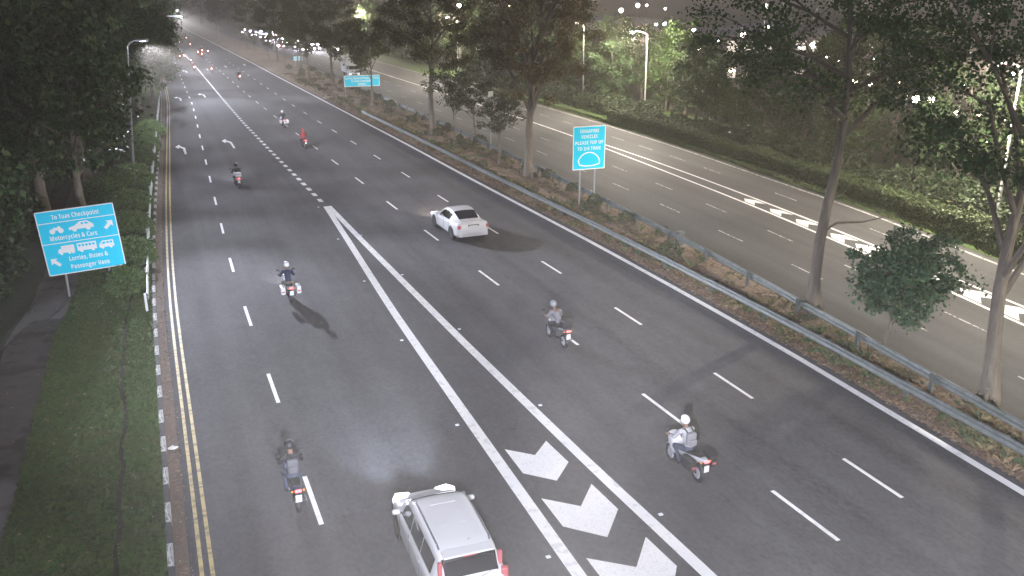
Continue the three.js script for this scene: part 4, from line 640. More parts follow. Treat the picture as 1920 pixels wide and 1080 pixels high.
// ---------------------------------------------------------------- trees
const barkTex = colourMap(128, 512, (u, v) => { const n = fbm(u * 14, v * 40, 5), f = smooth(0.5, 0.7, fbm(u * 5 + 4, v * 9, 4)); return [0.13 + 0.09 * n + 0.07 * f, 0.112 + 0.08 * n + 0.065 * f, 0.09 + 0.065 * n + 0.05 * f]; });
const matBark = std(0xffffff, 0.95, { map: barkTex, bumpMap: greyMap(128, 512, (u, v) => fbm(u * 16, v * 30, 4)), bumpScale: 0.06 });
const matLeaf = new THREE.MeshStandardMaterial({ vertexColors: true, roughness: 0.62, side: THREE.DoubleSide });
function leafMass(list, size, col, vary, up = 0.5) {     // list of [x, y, z]; every leaf is a folded four-corner blade
  const n = list.length, P = new Float32Array(n * 12), C = new Float32Array(n * 12), I = new Uint32Array(n * 6), X = V(0, 0, 0), Y = V(0, 0, 0), Z = V(0, 0, 0);
  for (let i = 0; i < n; i++) {
    Z.set(rr(-1, 1), rr(-1, 1) + up, rr(-1, 1)).normalize(); X.set(rr(-1, 1), rr(-1, 1) - 0.3, rr(-1, 1)).normalize(); Y.crossVectors(Z, X).normalize(); X.crossVectors(Y, Z);
    const s = size * rr(0.65, 1.35), w = s * rr(0.28, 0.42), q = rr(0.1, 0.3) * s, [x, y, z] = list[i], o = i * 12;
    const pt = (k, a, b, c) => { P[o + k * 3] = x + X.x * a + Y.x * b + Z.x * c; P[o + k * 3 + 1] = y + X.y * a + Y.y * b + Z.y * c; P[o + k * 3 + 2] = z + X.z * a + Y.z * b + Z.z * c; };
    pt(0, 0, 0, 0); pt(1, s * 0.5, w, q * 0.5); pt(2, s, 0, -q * 0.4); pt(3, s * 0.5, -w, q * 0.5);
    const m = 1 + vary * rr(-1, 1), yl = rnd() < 0.07 ? 1.7 : 1; for (let k = 0; k < 4; k++) { C[o + k * 3] = col[0] * m * yl; C[o + k * 3 + 1] = col[1] * m * (yl > 1 ? 1.2 : 1); C[o + k * 3 + 2] = col[2] * m; }
    I.set([i * 4, i * 4 + 1, i * 4 + 2, i * 4, i * 4 + 2, i * 4 + 3], i * 6);
  }
  const g = new THREE.BufferGeometry(); g.setAttribute('position', new THREE.BufferAttribute(P, 3)); g.setAttribute('color', new THREE.BufferAttribute(C, 3)); g.setIndex(new THREE.BufferAttribute(I, 1)); g.computeVertexNormals(); return g;
}
const gauss = () => (rnd() + rnd() + rnd() + rnd() - 2) * 0.9;
// o: h height, r trunk radius, clear bare stem, cr crown radius, limbs, clumps, leaves, leaf size, col, lean [x, z], flat
function growTree(o) {
  const wood = [], tips = [], top = o.h * (o.stem ?? 0.8), lean = o.lean ?? [0, 0], at = y => V(lean[0] * y / top + 0.18 * Math.sin(y * 0.55 + o.h), y, lean[1] * y / top + 0.15 * Math.cos(y * 0.5 + o.h)), trunk = [];
  for (let i = 0; i <= 9; i++) trunk.push(at(i / 9 * top));
  wood.push(tube(trunk, trunk.map((_, i) => o.r * (i === 0 ? 1.45 : i === 1 ? 1.0 : 1) * mix(1, 0.22, (i / 9) ** 1.1)), 0, 10));
  if (o.roots) for (let k = 0; k < 5; k++) { const a = k * 1.26 + 0.3; wood.push(tube([V(0, 0.55, 0), V(Math.cos(a) * o.r * 1.1, 0.2, Math.sin(a) * o.r * 1.1), V(Math.cos(a) * o.r * 2.1, -0.06, Math.sin(a) * o.r * 2.1)], o.r * 0.5, o.r * 0.16, 6)); }
  const base = o.base ?? o.clear, cy = (base + o.h) / 2, ry = (o.h - base) / 2;
  for (let k = 0; k < o.limbs; k++) {
    const u = (k + 0.5) / o.limbs, y0 = mix(o.clear, top * 0.98, u ** 0.9), a = k * 2.4 + rr(-0.4, 0.4), s = at(y0), e = Math.sqrt(Math.max(0.1, 1 - ((mix(y0, o.h, 0.45) - cy) / ry) ** 2)), R = o.cr * e * rr(0.6, 1.0), dx = Math.cos(a), dz = Math.sin(a), rise = (o.rise ?? 0.55) * R + rr(0, 0.6);
    const p = [s, V(s.x + dx * R * 0.3, s.y + rise * 0.45 + rr(-0.15, 0.15), s.z + dz * R * 0.3), V(s.x + dx * R * 0.65 + rr(-0.3, 0.3), s.y + rise * 0.8 + rr(-0.2, 0.2), s.z + dz * R * 0.65 + rr(-0.3, 0.3)), V(s.x + dx * R, s.y + rise, s.z + dz * R)];
    const lr = o.r * mix(0.48, 0.2, u); wood.push(tube(p, lr, lr * 0.25, 7)); tips.push(p[3], p[2]);
    for (let m = 0; m < 3; m++) { const b = p[1 + (m % 2)], q = V(b.x + dx * rr(0.2, 1) * R * 0.35 + rr(-1, 1) * R * 0.35, b.y + rr(0.1, 0.9) * R * 0.4, b.z + dz * rr(0.2, 1) * R * 0.35 + rr(-1, 1) * R * 0.35); wood.push(tube([b, b.clone().lerp(q, 0.5).add(V(0, 0.12, 0)), q], lr * 0.4, lr * 0.12, 5)); tips.push(q); }
  }
  for (const [y0, a, R, up] of o.low ?? []) { const s = at(y0), dx = Math.cos(a), dz = Math.sin(a); wood.push(tube([s, V(s.x + dx * R * 0.25, s.y + up * 0.8, s.z + dz * R * 0.25), V(s.x + dx * R * 0.7, s.y + up * 0.85, s.z + dz * R * 0.7), V(s.x + dx * R * 1.1, s.y + up * 1.3, s.z + dz * R * 1.1)], 0.075, 0.018, 6)); }
  const pts = [], cl = [];
  for (const t of tips) if (t.y > base - 0.3) cl.push([t.x, t.y, t.z]);
  while (cl.length < o.clumps) { const a = rnd() * Math.PI * 2, c = rr(-1, 1), q = rr(0.35, 1) ** 0.6, s = Math.sqrt(1 - c * c), lump = 0.8 + 0.35 * vnoise(a * 1.6 + o.h * 3, c * 2 + 7); cl.push([lean[0] * 0.9 + Math.cos(a) * s * o.cr * q * lump, cy + c * ry * q * lump, lean[1] * 0.9 + Math.sin(a) * s * o.cr * q * lump]); }
  const per = Math.ceil(o.leaves / cl.length);
  for (const [x, y, z] of cl) { const r = o.clump * rr(0.6, 1.3), n = per * rr(0.5, 1.5); for (let i = 0; i < n; i++) { const yy = y + gauss() * r * 0.62; pts.push([x + gauss() * r, Math.max(yy, base * 0.7), z + gauss() * r]); } }
  return { wood: merge(wood), leaf: leafMass(pts, o.leaf, o.col, o.vary ?? 0.35) };
}
function plantTree(name, label, category, geo, x, y, z, turn, s, group) {
  const t = thing(name, label, category, x, y, z, turn, group); t.scale.setScalar(s);
  mesh('trunk', geo.wood, matBark, t); mesh('crown', geo.leaf, matLeaf, t); return t;
}
const GREEN = [0.055, 0.1, 0.026], DEEP = [0.042, 0.085, 0.028], OLIVE = [0.095, 0.1, 0.04], BLUEGREEN = [0.055, 0.1, 0.05];
// median: tall street trees and small round ones
const gT1 = growTree({ h: 15, r: 0.3, clear: 4.6, base: 6, cr: 5.2, limbs: 13, clumps: 90, clump: 0.75, leaves: 15000, leaf: 0.22, col: [0.13, 0.125, 0.05], stem: 0.8, roots: true });
plantTree('street_tree', 'tall street tree in the median with bare lower trunk left of the twin small trees', 'tree', gT1, 25, 0.12, -82.2, 0.4, 1);
const gT2 = growTree({ h: 14.5, r: 0.36, clear: 3.4, base: 5.6, cr: 5.6, limbs: 14, clumps: 130, clump: 0.75, leaves: 16000, leaf: 0.18, col: [0.15, 0.125, 0.06], stem: 0.72, roots: true, rise: 1.3 });
plantTree('street_tree', 'tall forked street tree in the median just left of the top-up sign', 'tree', gT2, 25.6, 0.12, -59.7, 1.2, 1);
const gT3 = growTree({ h: 15.5, r: 0.27, clear: 7.2, base: 8.4, cr: 6.2, limbs: 13, clumps: 150, clump: 0.8, leaves: 13000, leaf: 0.155, col: GREEN, stem: 0.92, lean: [0.55, -0.3], roots: true, rise: 0.3, low: [[3.6, 0.35, 2.4, 0.5], [4.1, -0.25, 1.5, 1.1]] });
plantTree('street_tree', 'tall straight street tree with a long bare side branch, right of the median sign', 'tree', gT3, 25.1, 0.12, -27.8, 0, 1);
const gT4 = growTree({ h: 14, r: 0.26, clear: 3.0, base: 6.6, cr: 5.4, limbs: 12, clumps: 130, clump: 0.7, leaves: 12500, leaf: 0.14, col: DEEP, stem: 0.8, lean: [0.9, -0.5], roots: true, rise: 1.1 });
plantTree('street_tree', 'leaning forked street tree at the right edge of the picture', 'tree', gT4, 24.5, 0.12, -18.7, 0.2, 1);
const gS4 = growTree({ h: 4.55, r: 0.085, clear: 1.0, base: 0.95, cr: 2.0, limbs: 12, clumps: 115, clump: 0.36, leaves: 9800, leaf: 0.15, col: BLUEGREEN, lean: [0.65, -0.1], stem: 0.75, rise: 0.6, vary: 0.6 });
plantTree('small_tree', 'small round-headed tree leaning over the far guard rail', 'tree', gS4, 24.6, 0.1, -23.3, 0.1, 1);
const gS1 = growTree({ h: 6.9, r: 0.1, clear: 2.2, base: 2.7, cr: 2.7, limbs: 10, clumps: 60, clump: 0.42, leaves: 3400, leaf: 0.17, col: [0.075, 0.088, 0.045], stem: 0.75, rise: 0.6, vary: 0.45 });
plantTree('small_tree', 'left one of the small trees beside the tall bare-trunked tree', 'tree', gS1, 25.4, 0.12, -77.5, 0, 1);
plantTree('small_tree', 'middle one of the small trees, nearest the far carriageway', 'tree', gS1, 27.0, 0.12, -75.6, 2.1, 0.95);
const gS3 = growTree({ h: 5.7, r: 0.11, clear: 1.9, base: 2.2, cr: 2.35, limbs: 10, clumps: 55, clump: 0.4, leaves: 3000, leaf: 0.16, col: [0.08, 0.088, 0.048], stem: 0.75, rise: 0.7, vary: 0.45 });
plantTree('small_tree', 'small pale-stemmed tree left of the forked street tree', 'tree', gS3, 25.1, 0.12, -65.2, 0.7, 1);
const gFar = growTree({ h: 8.5, r: 0.12, clear: 2.4, base: 2.9, cr: 2.7, limbs: 9, clumps: 46, clump: 0.55, leaves: 2600, leaf: 0.26, col: OLIVE, stem: 0.78, rise: 0.9 });
[[24, -196, 0.65, 'slender tree far along the median, left of the small pale sign'], [24.6, -175.8, 0.95, 'slender tree just left of the small pale sign'], [26.4, -173, 1.1, 'slender tree right behind the small pale sign'], [24.2, -148.4, 1.05, 'slender forked tree between the two far signs'], [25.9, -136, 1.0, 'dark leafy tree left of the wide low sign'], [28.3, -128, 0.95, 'dark leafy tree rising behind the wide low sign'], [25, -108, 1.15, 'tree in the median just nearer than the wide low sign'], [24, -222, 0.6, 'thin low tree deep in the median beside the far queue'], [23.6, -250, 0.6, 'low hazy tree near the far end of the median']].forEach(([x, z, s, l], i) => plantTree('median_tree', l, 'tree', gFar, x, 0.1, z, i * 1.7, s, 'slender trees along the median'));
const gTall = growTree({ h: 15, r: 0.24, clear: 4, base: 6, cr: 4.6, limbs: 11, clumps: 60, clump: 0.9, leaves: 4200, leaf: 0.32, col: OLIVE, stem: 0.8 });
[[26.8, -141, 'tall spreading tree over the wide low sign'], [25.5, -163, 'tall tree between the far signs'], [24.4, -186, 'tall tree beyond the small pale sign'], [24, -235, 'tall hazy tree beside the head of the queue'], [22.5, -310, 'tall hazy tree at the far end of the median']].forEach(([x, z, l], i) => plantTree('median_tree', l, 'tree', gTall, x, 0.1, z, i * 2.2 + 0.5, 1 - 0.03 * i));

// woods: dense trees down to the ground
const dense = [
  growTree({ h: 12, r: 0.24, clear: 1.4, base: 0.9, cr: 3.9, limbs: 12, clumps: 105, clump: 0.75, leaves: 5600, leaf: 0.34, col: DEEP, vary: 0.45 }),
  growTree({ h: 13.5, r: 0.3, clear: 2.4, base: 1.8, cr: 4.4, limbs: 13, clumps: 100, clump: 0.85, leaves: 5600, leaf: 0.36, col: GREEN, vary: 0.45 }),
  growTree({ h: 10, r: 0.2, clear: 1.2, base: 0.6, cr: 3.6, limbs: 11, clumps: 95, clump: 0.7, leaves: 5000, leaf: 0.31, col: [0.045, 0.088, 0.022], vary: 0.5 }),
  growTree({ h: 14.5, r: 0.34, clear: 4.8, base: 4.4, cr: 4.6, limbs: 13, clumps: 95, clump: 0.85, leaves: 5200, leaf: 0.33, col: [0.05, 0.086, 0.03], vary: 0.45, roots: true })
];
const woodF = 'hazy tree in the wood where the road vanishes';
// low gaps in the right wood, where the yard lamps shine through
const smallLamps = [[68.4, 9.2, -112, 1], [67.1, 9.2, -112, 1], [62.8, 7.5, -100, 0], [72.1, 8.4, -110, 1], [78.9, 11.5, -135, 0], [82.5, 10.9, -135, 0], [75.9, 6.0, -86, 1], [77.1, 5.7, -86, 1], [69.9, 4.2, -74, 0], [70.8, 4.1, -74, 0], [65.8, 4.1, -64, 0], [65.4, 3.5, -60, 0], [80.5, 5.9, -84, 1], [72.7, 4.8, -64, 0], [61.3, 4.0, -52, 0], [75.8, 7.3, -95, 0], [74.8, 6.5, -92, 0], [78.4, 6.6, -95, 1], [83.3, 8.6, -92, 0], [77.0, 9.1, -100, 0], [69.2, 7.5, -100, 1], [63.2, 6.8, -95, 0], [66.9, 5.1, -66, 0], [61.1, 3.9, -54, 0], [61.6, 3.8, -50, 0]];      // x, height, z, cool
// trees keep clear of the lamp posts
const clearOf = (x, z) => { for (const [lx, lz] of [[50.9, -86.5], [44.6, -35.5], [52.2, -104.5], [50.5, -150]]) if (Math.hypot(x - lx + 0.8, z - lz) < 4.6) return lx + 5; return x; };
const gaps = [[50.9, 1.5, -86.5], [84.2, 6.6, -99.4], [74.2, 3.8, -80], [68, 3.6, -65], [66.5, 3.2, -60], [86.5, 4.8, -70], [76.4, 11.6, -100], [76.8, 10.6, -140], [71.8, 3.6, -100], [56.6, 3.6, -45], ...smallLamps.filter((_, i) => i % 4 === 0)];
const underGap = (k, x, z, s) => { for (const [gx, gy, gz] of gaps) { const f = z / gz; if (f > 0 && f < 1.02 && Math.abs(x - gx * f) < 1.5) s = Math.min(s, (13 - (13 - gy) * f - 0.7) / [12, 13.5, 10, 14.5][k]); } return s; };
const zoneL = (x, z) => z > -47 ? 'dark leafy tree at the left edge beside the footpath' : x < -11 ? 'dark tree deep inside the wood on the left' : z > -80 ? 'dark leafy tree of the left wood just behind the big sign' : z > -118 ? 'leafy tree of the left wood behind the pale guard rail' : x > -2.5 ? 'tree overhanging the left lanes far up the road' : 'tree standing back in the wood far up the left side';
const zoneR = (d, z) => { const w = z > -34 ? 'near the right edge of the picture' : z > -62 ? 'behind the hedge, right of the tall straight street tree' : z > -82 ? 'where the yard lamps shine through' : z > -112 ? 'around the lamp on the pale pole' : z > -170 ? 'above the small trees of the median' : 'far off behind the queue of headlights'; return (d < 10 ? 'front-row tree of the right wood ' : d < 18 ? 'second-row tree of the right wood ' : 'back tree of the right wood ') + w; };
const put = (k, x, z, s, label, group, cat = 'tree') => plantTree('forest_tree', label, cat, dense[k], x, 0, z, rnd() * 6.28, s, group);
for (const [k, x, z, s] of [[3, -6.2, -55, 1], [0, -10, -44, 1.1], [1, -9.4, -60, 1.1], [3, -5.2, -72, 1.05], [1, -8.6, -76, 1.1], [2, -14, -52, 1.3], [0, -13, -68, 1.2], [1, -6.4, -86, 1.0], [3, -4.6, -97, 0.95], [0, -8.8, -95, 1.1], [1, -4.4, -108, 0.95], [2, -7.8, -112, 1.2], [0, -2.6, -119, 0.9], [3, -5.5, -126, 1.05], [1, -1.9, -133, 0.92], [0, -0.9, -145, 0.9], [1, -4.5, -146, 1.1], [3, -1.4, -158, 0.95], [0, 1.2, -170, 0.9], [1, -3, -168, 1.1], [1, 0.4, -188, 0.95], [0, -0.6, -200, 0.95], [1, -2, -196, 1.15], [3, 2.6, -214, 1], [0, 3.2, -232, 1.05], [1, 3.8, -256, 1.1], [1, 4.6, -284, 1.15], [0, -10.6, -36, 0.95], [2, -10.6, -29, 0.9], [1, -13, -34, 1.1], [0, -8.6, -51, 0.75], [3, -3.9, -50, 0.8], [1, -3.0, -102, 0.9], [3, -1.2, -112, 0.9], [1, 0.4, -122, 0.95], [0, 0.6, -131, 0.95], [1, -1.2, -155, 0.98], [3, 2.6, -168, 1.0], [1, 2.8, -180, 0.95], [1, -19, -60, 1.2], [3, -20, -86, 1.2], [1, -15, -100, 1.2], [0, -17, -130, 1.2], [1, -12, -150, 1.2], [3, -9, -182, 1.2]]) put(k, x, z, s, zoneL(x, z), zoneL(x, z) + ' (left wood)');
for (let i = 0, z = -14; z > -330; i++) {
  const step = z < -130 ? 8 : 4.5; z -= step * rr(0.8, 1.2); const x0 = xOut(z);
  const gap = z < -58 && z > -78;                       // the wood thins here and the yard lights show
  { const k = [2, 0, 2, 1][i % 4], x = clearOf(x0 + rr(6.2, 8.5), z); put(k, x, z, underGap(k, x, z, (gap ? 0.66 : z < -100 ? 0.92 : 0.82) * rr(0.88, 1.08)), zoneR(x - x0, z), zoneR(x - x0, z)); }
  if (i % 2 === 0) { const k = [0, 1, 3][i % 3], x = x0 + rr(12.5, 16); put(k, x, z - 2, underGap(k, x, z - 2, (z < -100 ? 0.95 : 0.82) * rr(0.85, 1.05)), zoneR(x - x0, z), zoneR(x - x0, z)); }
  if (i % 3 === 0) { const k = [1, 0][i % 2], x = x0 + rr(20, 27); put(k, x, z - 1, underGap(k, x, z - 1, (z < -100 ? 1.0 : 0.85) * rr(0.8, 1.05)), zoneR(x - x0, z), zoneR(x - x0, z)); }
}
for (let i = 0; i < 18; i++) put([1, 0, 3][i % 3], -26 + i * 6.4 + rr(-1.5, 1.5), -430 - 14 * (i % 3) - rr(0, 12), rr(1.05, 1.4), woodF, 'trees closing the view');

// ---------------------------------------------------------------- bushes, hedge, median shrubs
function bushGeo(rx, ry, rz, n, leaf, col, seedNo, boxy = 0) {
  const pts = []; for (let i = 0; i < n; i++) { const a = rnd() * 6.283, c = rr(-0.35, 1), s = Math.sqrt(Math.max(0, 1 - c * c)), q = rr(0.6, 1) ** 0.35 * (0.86 + 0.26 * vnoise(a * 2.3 + seedNo, c * 3 + seedNo)); pts.push([Math.cos(a) * s * rx * q, ry * 0.4 + c * ry * 0.62 * q, Math.sin(a) * s * rz * q]); }
  const stems = []; for (let k = 0; k < 5; k++) { const a = k * 1.3; stems.push(tube([V(0, -0.05, 0), V(Math.cos(a) * rx * 0.25, ry * 0.3, Math.sin(a) * rz * 0.25), V(Math.cos(a) * rx * 0.6, ry * 0.65, Math.sin(a) * rz * 0.6)], 0.03, 0.01, 5)); }
  return { wood: merge(stems), leaf: leafMass(pts, leaf, col, 0.45, 0.8) };
}
function bush(name, label, geo, x, y, z, turn, s, group) { const t = thing(name, label, 'shrub', x, y, z, turn, group); t.scale.setScalar(s); mesh('stems', geo.wood, matBark, t); mesh('foliage', geo.leaf, matLeaf, t); return t; }
const bb = [0, 1, 2].map(i => bushGeo(1.35, 1.75, 1.3, 3400, 0.15, [0.085, 0.14, 0.042], i * 5 + 1));
[[-2.05, -65.4, 1.15, 'clipped round bush farthest up the left verge, at the foot of the lamp'], [-1.95, -57.8, 1.0, 'second round bush behind the guard rail, counting from the lamp'], [-1.9, -51.6, 0.95, 'third round bush behind the guard rail, counting from the lamp'], [-1.85, -46.2, 0.9, 'fourth round bush behind the guard rail, right of the big sign'], [-2.0, -41.9, 0.72, 'low bush nearest the camera at the end of the guard rail'], [-3.6, -62, 1.0, 'bush between the lamp and the wood'], [-1.3, -74, 0.95, 'bush beyond the lamp beside the pale guard rail'], [-0.9, -82, 0.95, 'bush farther beyond the lamp beside the pale guard rail'], [-0.4, -91, 1, 'farthest bush along the pale guard rail']].forEach(([x, z, s, l], i) => bush('round_bush', l, bb[i % 3], x, 0.08, z, i * 1.9, s));
const un = bushGeo(1.6, 1.5, 1.6, 1500, 0.24, [0.036, 0.06, 0.026], 11);
for (let i = 0; i < 34; i++) { const z = -33 - i * 4.6; bush('undergrowth_shrub', 'low dark shrub in the undergrowth of the left wood', un, Math.min(-7.6, -7.6) + rr(-1.4, 0.5) + (z < -78 ? 3.6 : 0), 0, z, rnd() * 6, rr(0.75, 1.25), 'undergrowth of the left wood'); }
const hedgeTop = [0.06, 0.09, 0.03];
const hg = [0, 1, 2].map(i => { const pts = []; for (let k = 0; k < 2400; k++) { const f = rnd(), x = rr(-0.75, 0.75), z = rr(-1.35, 1.35), top = 1.05 + 0.22 * vnoise(z * 2 + i * 9, x * 2); f < 0.5 ? pts.push([x, top * rr(0.9, 1.02), z]) : pts.push([(rnd() < 0.5 ? -0.75 : 0.75) * rr(0.85, 1.05), rr(0.05, 1) * top, z]); } return { wood: merge([0, 1, 2].map(k => tube([V(0, -0.05, 0), V(0.03, 0.3, (k - 1) * 0.5), V(0.1, 0.8, (k - 1) * 1.1)], 0.03, 0.015, 5))), leaf: leafMass(pts, 0.15, hedgeTop, 0.45, 0.9) }; });
for (let i = 0, z = -18; z > -86; z -= 2.45, i++) { const x = xOut(z) + 2.05 + rr(-0.15, 0.15), t = bush('hedge_plant', 'leafy plant of the hedge along the far carriageway', hg[i % 3], x, 0.05, z, Math.atan2(xOut(z - 2) - xOut(z + 2), -4) + (i % 2) * Math.PI + Math.PI, rr(0.9, 1.12), 'hedge along the far carriageway'); }
const ug = bushGeo(1.5, 2.0, 1.5, 1700, 0.2, [0.045, 0.07, 0.03], 21);
for (let i = 0, z = -16; z > -140; z -= 3.4, i++) bush('undergrowth_shrub', 'tall dark shrub at the foot of the wood behind the hedge', ug, xOut(z) + rr(4.0, 5.6), 0, z, rnd() * 6, rr(0.8, 1.25), 'undergrowth of the right wood');
const ms = [0, 1].map(i => bushGeo(0.5, 0.75, 0.5, 420, 0.1, [0.075, 0.09, 0.045], i * 7 + 31));
for (let i = 0; i < 46; i++) { const z = -38 - i * 2.9 + rr(-1, 1), x = (i % 3 ? xRail2(z) + rr(-0.7, 0.45) : mix(xMed0(z), xMed1(z), rr(0.3, 0.6))); bush('median_shrub', 'low straggling shrub growing in the planted median', ms[i % 2], x, groundMedian(x, z) - 0.03, z, rnd() * 6, rr(0.6, 1.35), 'shrubs of the median'); }

// ---------------------------------------------------------------- ground cover nobody could count
function tuft(h, w, n, bend) {
  const P = [], I = []; for (let k = 0; k < n; k++) { const a = rnd() * 6.28, dx = Math.cos(a), dz = Math.sin(a), l = h * rr(0.6, 1.1), b = bend * rr(0.4, 1.2), ox = rr(-0.03, 0.03), oz = rr(-0.03, 0.03), i = P.length / 3; P.push(ox - dz * w, 0, oz + dx * w, ox + dz * w, 0, oz - dx * w, ox + dx * b * 0.5, l * 0.7, oz + dz * b * 0.5, ox + dx * b, l * 0.85, oz + dz * b); I.push(i, i + 1, i + 2, i, i + 2, i + 3); }
  const g = new THREE.BufferGeometry(); g.setAttribute('position', new THREE.Float32BufferAttribute(P, 3)); g.setIndex(I); g.computeVertexNormals(); return g;
}
function scatter(name, label, cat, geo, mat, n, where, cols) {
  const m = new THREE.InstancedMesh(geo, mat, n), q = new THREE.Object3D(), c = new THREE.Color(); m.name = numbered(name); m.castShadow = m.receiveShadow = true; m.userData = { label, category: cat, kind: 'stuff' };
  for (let i = 0; i < n; i++) { const [x, y, z, s, tilt = 0] = where(i); q.position.set(x, y, z); q.rotation.set(tilt * rr(-1, 1), rnd() * 6.28, tilt * rr(-1, 1)); q.scale.setScalar(s); q.updateMatrix(); m.setMatrixAt(i, q.matrix); const k = cols[Math.floor(rnd() * cols.length)], v = rr(0.7, 1.3); m.setColorAt(i, c.setRGB(k[0] * v, k[1] * v, k[2] * v)); }
  scene.add(m); return m;
}
const matBlade = new THREE.MeshStandardMaterial({ color: 0xffffff, roughness: 0.8, side: THREE.DoubleSide });
const gBlade = tuft(0.11, 0.008, 9, 0.07), gTall2 = tuft(0.36, 0.012, 12, 0.28);
scatter('grass_blades', 'short grass of the left verge', 'grass', gBlade, matBlade, 24000, () => { let x, z; do { z = -9 - 52 * rnd() ** 1.3; x = rr(pathX(z), xKerb(z) - 0.16); } while (Math.abs(x - crackX(z)) < crackW(z) * 0.8); return [x, vH(x, z) - 0.01, z, rr(0.5, 1.1)]; }, [[0.05, 0.092, 0.022], [0.045, 0.082, 0.02], [0.1, 0.1, 0.038], [0.04, 0.075, 0.02]]);
scatter('median_grass', 'tufts of grass and fern in the median', 'grass', gTall2, matBlade, 3600, () => { const z = -9 - 150 * rnd() ** 1.4, f = rnd(); let t = f < 0.45 ? rr(0.16, 0.34) : rr(0.05, 0.95); t = clamp(t, 0.04, 0.96); const x = mix(xMed0(z), xMed1(z), t), d = fbm(x * 0.4, z * 0.25, 3); return [x, groundMedian(x, z) - 0.02, z, (d > 0.5 ? 1 : 0.5) * rr(0.5, 1.15)]; }, [[0.08, 0.11, 0.04], [0.22, 0.16, 0.085], [0.22, 0.18, 0.085], [0.16, 0.12, 0.065], [0.07, 0.115, 0.05]]);
const gLit = (() => { const g = new THREE.BufferGeometry(); g.setAttribute('position', new THREE.Float32BufferAttribute([0, 0, -0.07, 0.035, 0.018, 0, 0, 0.004, 0.07, -0.035, 0.018, 0], 3)); g.setIndex([0, 2, 1, 0, 3, 2]); g.computeVertexNormals(); return g; })();
scatter('leaf_litter', 'dry fallen leaves strewn over the median', 'leaf litter', gLit, matBlade, 26000, () => { const z = -9 - 110 * rnd() ** 1.5, t = rnd() < 0.5 ? rr(-0.02, 0.28) : rr(0, 1), x = mix(xMed0(z), xMed1(z), t); return [x, (t < 0 ? 0.006 : groundMedian(x, z)) + 0.006, z, rr(0.5, 1.35), 0.5]; }, [[0.26, 0.17, 0.1], [0.2, 0.12, 0.075], [0.14, 0.085, 0.055], [0.32, 0.25, 0.15], [0.11, 0.08, 0.06]]);
scatter('leaf_litter', 'fallen leaves in the gutter and on the left verge', 'leaf litter', gLit, matBlade, 1800, () => { const z = -9 - 60 * rnd(), k = rnd(), x = k < 0.55 ? xKerb(z) + rr(0.02, 0.4) : rr(-6, -1); return [x, k < 0.55 ? 0.012 : 0.14, z, rr(0.4, 1), 0.5]; }, [[0.24, 0.16, 0.1], [0.15, 0.1, 0.06], [0.3, 0.25, 0.16]]);
scatter('verge_grass', 'rough grass along the far verge', 'grass', gTall2, matBlade, 4200, () => { const z = -14 - 130 * rnd(), x = xOut(z) + (rnd() < 0.4 ? rr(0.6, 1.2) : rr(2.6, 6)); return [x, 0.04, z, rr(0.4, 1)]; }, [[0.07, 0.1, 0.04], [0.1, 0.11, 0.05], [0.06, 0.085, 0.035]]);
{
  const crumple = s => { const g = new THREE.IcosahedronGeometry(s, 1), p = g.attributes.position; for (let i = 0; i < p.count; i++) { const k = 0.7 + 0.6 * hash(Math.round(p.getX(i) * 900), Math.round(p.getZ(i) * 900 + p.getY(i) * 700)); p.setXYZ(i, p.getX(i) * k * 1.5, p.getY(i) * k * 0.4, p.getZ(i) * k); } g.computeVertexNormals(); return g; };
  const w = std(lin(0.75, 0.74, 0.7), 0.8);
  const a = mesh('litter_scrap', crumple(0.13), w); a.position.set(25.1, groundMedian(25.1, -25.5) + 0.05, -25.5); tag(a, 'white paper scrap lying in the median left of the round-headed tree', 'litter');
  const b = mesh('litter_scrap', crumple(0.1), w); b.position.set(-0.62, 0.05, -25.8); tag(b, 'white scrap lying in the gutter by the painted kerb', 'litter');
}

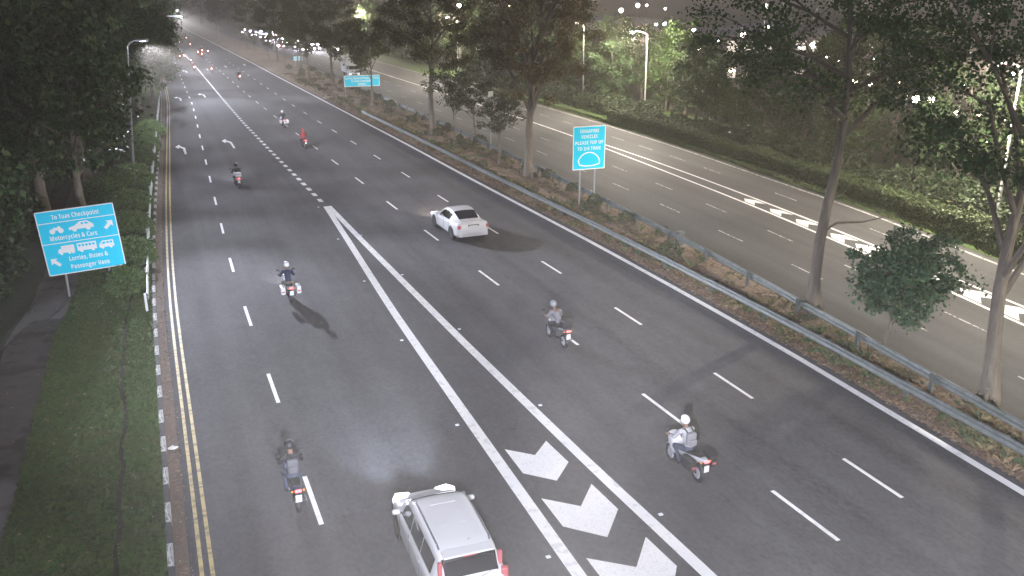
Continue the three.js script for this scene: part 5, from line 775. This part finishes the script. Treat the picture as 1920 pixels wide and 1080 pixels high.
// ---------------------------------------------------------------- the lit yard and buildings behind the right wood
const matWarm = new THREE.MeshStandardMaterial({ color: 0x333333, emissive: lin(1, 0.82, 0.66), emissiveIntensity: 60, roughness: 0.3 }), matCool = new THREE.MeshStandardMaterial({ color: 0x333333, emissive: lin(0.8, 0.87, 1), emissiveIntensity: 70, roughness: 0.3 });
function yardLamp(label, x, h, z, cool, I = 500, r = 0.34) {
  const t = thing('yard_lamp', label, 'lamp', x, 0, z, 0, r < 0.3 ? (cool ? 'small bluish yard lamps' : 'small warm yard lamps') : 'lamps of the lit yard');
  mesh('pole', tube([V(0, 0, 0), V(0, h - 0.1, 0)], 0.08, 0.05, 8), matPole, t); mesh('cap', new THREE.CylinderGeometry(0.12, 0.26, 0.1, 12).translate(0, h + 0.2, 0), matHead, t); mesh('globe', new THREE.SphereGeometry(r, 12, 8).translate(0, h, 0), cool ? matCool : matWarm, t);
  if (I) { const p = new THREE.PointLight(cool ? lin(0.8, 0.87, 1) : lin(1, 0.85, 0.7), I, 0, 2); p.position.set(0, h - 0.42, 0); p.castShadow = true; t.add(p); }
}
[[76.8, 10.6, -140, 0, 1500, 'bright yard lamp standing highest, left of the lamp on the pale pole'], [80.6, 11.4, -141, 0, 1500, 'bright yard lamp at the top edge above the pale pole'], [76.4, 11.6, -100, 0, 700, 'yard lamp on a tall mast at the top edge, right of centre'], [84.2, 6.6, -99.4, 1, 700, 'dazzling bluish yard lamp in front of the warehouse'], [87, 5.1, -99.4, 1, 300, 'smaller bluish yard lamp right of the dazzling one'], [74.2, 3.8, -80, 0, 300, 'warm yard lamp shining through the trees at the right'], [68, 3.6, -65, 0, 300, 'left one of three warm yard lamps in a row'], [70, 3.4, -65, 0, 0, 'middle one of three warm yard lamps in a row'], [66.5, 3.2, -60, 0, 400, 'right and brightest one of three warm yard lamps in a row'], [86.5, 4.8, -70, 1, 500, 'white yard lamp near the right edge of the picture'], [56.6, 3.6, -45, 0, 200, 'low yard lamp by the right edge among leaves'], [55.2, 3.2, -45.4, 0, 0, 'low twin of the yard lamp by the right edge'], [71.8, 3.6, -100, 0, 0, 'single small yard lamp below the tree tops'], [73.5, 8.1, -100.5, 0, 0, 'small yard lamp between the tree tops'], [97.8, 7, -140, 1, 0, 'faint bluish lamp left of the tree-top gap'], [91.7, 7.1, -140, 1, 0, 'faint bluish lamp farther left among the tree tops'], [85.6, 8.3, -140, 1, 0, 'faint bluish lamp just right of the pale pole'], [60, 11.2, -150, 0, 500, 'warm lamp above the small trees at the top edge'], [51.5, 11.4, -152, 0, 500, 'warm lamp at the top edge left of the forked tree']].forEach(([x, h, z, c, I, l]) => yardLamp(l, x, h, z, c, I));
smallLamps.forEach(([x, h, z, c]) => yardLamp(c ? 'small bluish lamp of the yard behind the right wood' : 'small warm lamp of the yard behind the right wood', x, h, z, c, 0, 0.17));
{
  const wallM = std(lin(0.42, 0.36, 0.34), 0.85), roofM = std(lin(0.3, 0.3, 0.32), 0.6, { metalness: 0.3 }), winOn = new THREE.MeshStandardMaterial({ color: 0x222222, emissive: lin(1, 0.86, 0.72), emissiveIntensity: 2.2, roughness: 0.3 }), winOff = matGlass, frameM = std(lin(0.3, 0.3, 0.3), 0.6);
  function shed(label, x, z, w, h, d, turn, cols, rows, lit) {
    const t = thing('warehouse', label, 'building', x, 0, z, turn);
    mesh('wall', box(w, h, d, 0, h / 2, 0), wallM, t);
    const s = new THREE.Shape([new THREE.Vector2(-w / 2 - 0.5, 0), new THREE.Vector2(w / 2 + 0.5, 0), new THREE.Vector2(0, 1.6)]), rg = new THREE.ExtrudeGeometry(s, { depth: d + 1, bevelEnabled: false }); rg.translate(0, h + 0.003, -d / 2 - 0.5); mesh('roof', rg, roofM, t);
    const wg = box(w / cols * 0.6, h / rows * 0.4, 0.06), fg = box(w / cols * 0.6 + 0.16, h / rows * 0.4 + 0.16, 0.04);
    for (let i = 0; i < cols; i++) for (let j = 0; j < rows; j++) { const f = mesh('window', fg, frameM, t); f.position.set(-w / 2 + w / cols * (i + 0.5), h / rows * (j + 0.55), d / 2 + 0.02); mesh('pane', wg, hash(i * 3 + 1, j * 7 + cols) < lit ? winOn : winOff, f).position.z = 0.015; }
    mesh('door', box(3, 3.4, 0.08, w * 0.3, 1.7, d / 2 + 0.05), frameM, t);
  }
  shed('long lit warehouse seen through the trees at the upper right', 94, -116, 26, 7.6, 14, -0.3, 10, 2, 0.55);
  shed('low building with a few lit windows at the right edge', 92, -60, 18, 5.5, 10, -0.7, 7, 2, 0.4);
  shed('distant hall beyond the tree tops, left of the warehouse', 92, -168, 34, 7.5, 16, -0.25, 12, 2, 0.4);
}
renderer.render(scene, camera);
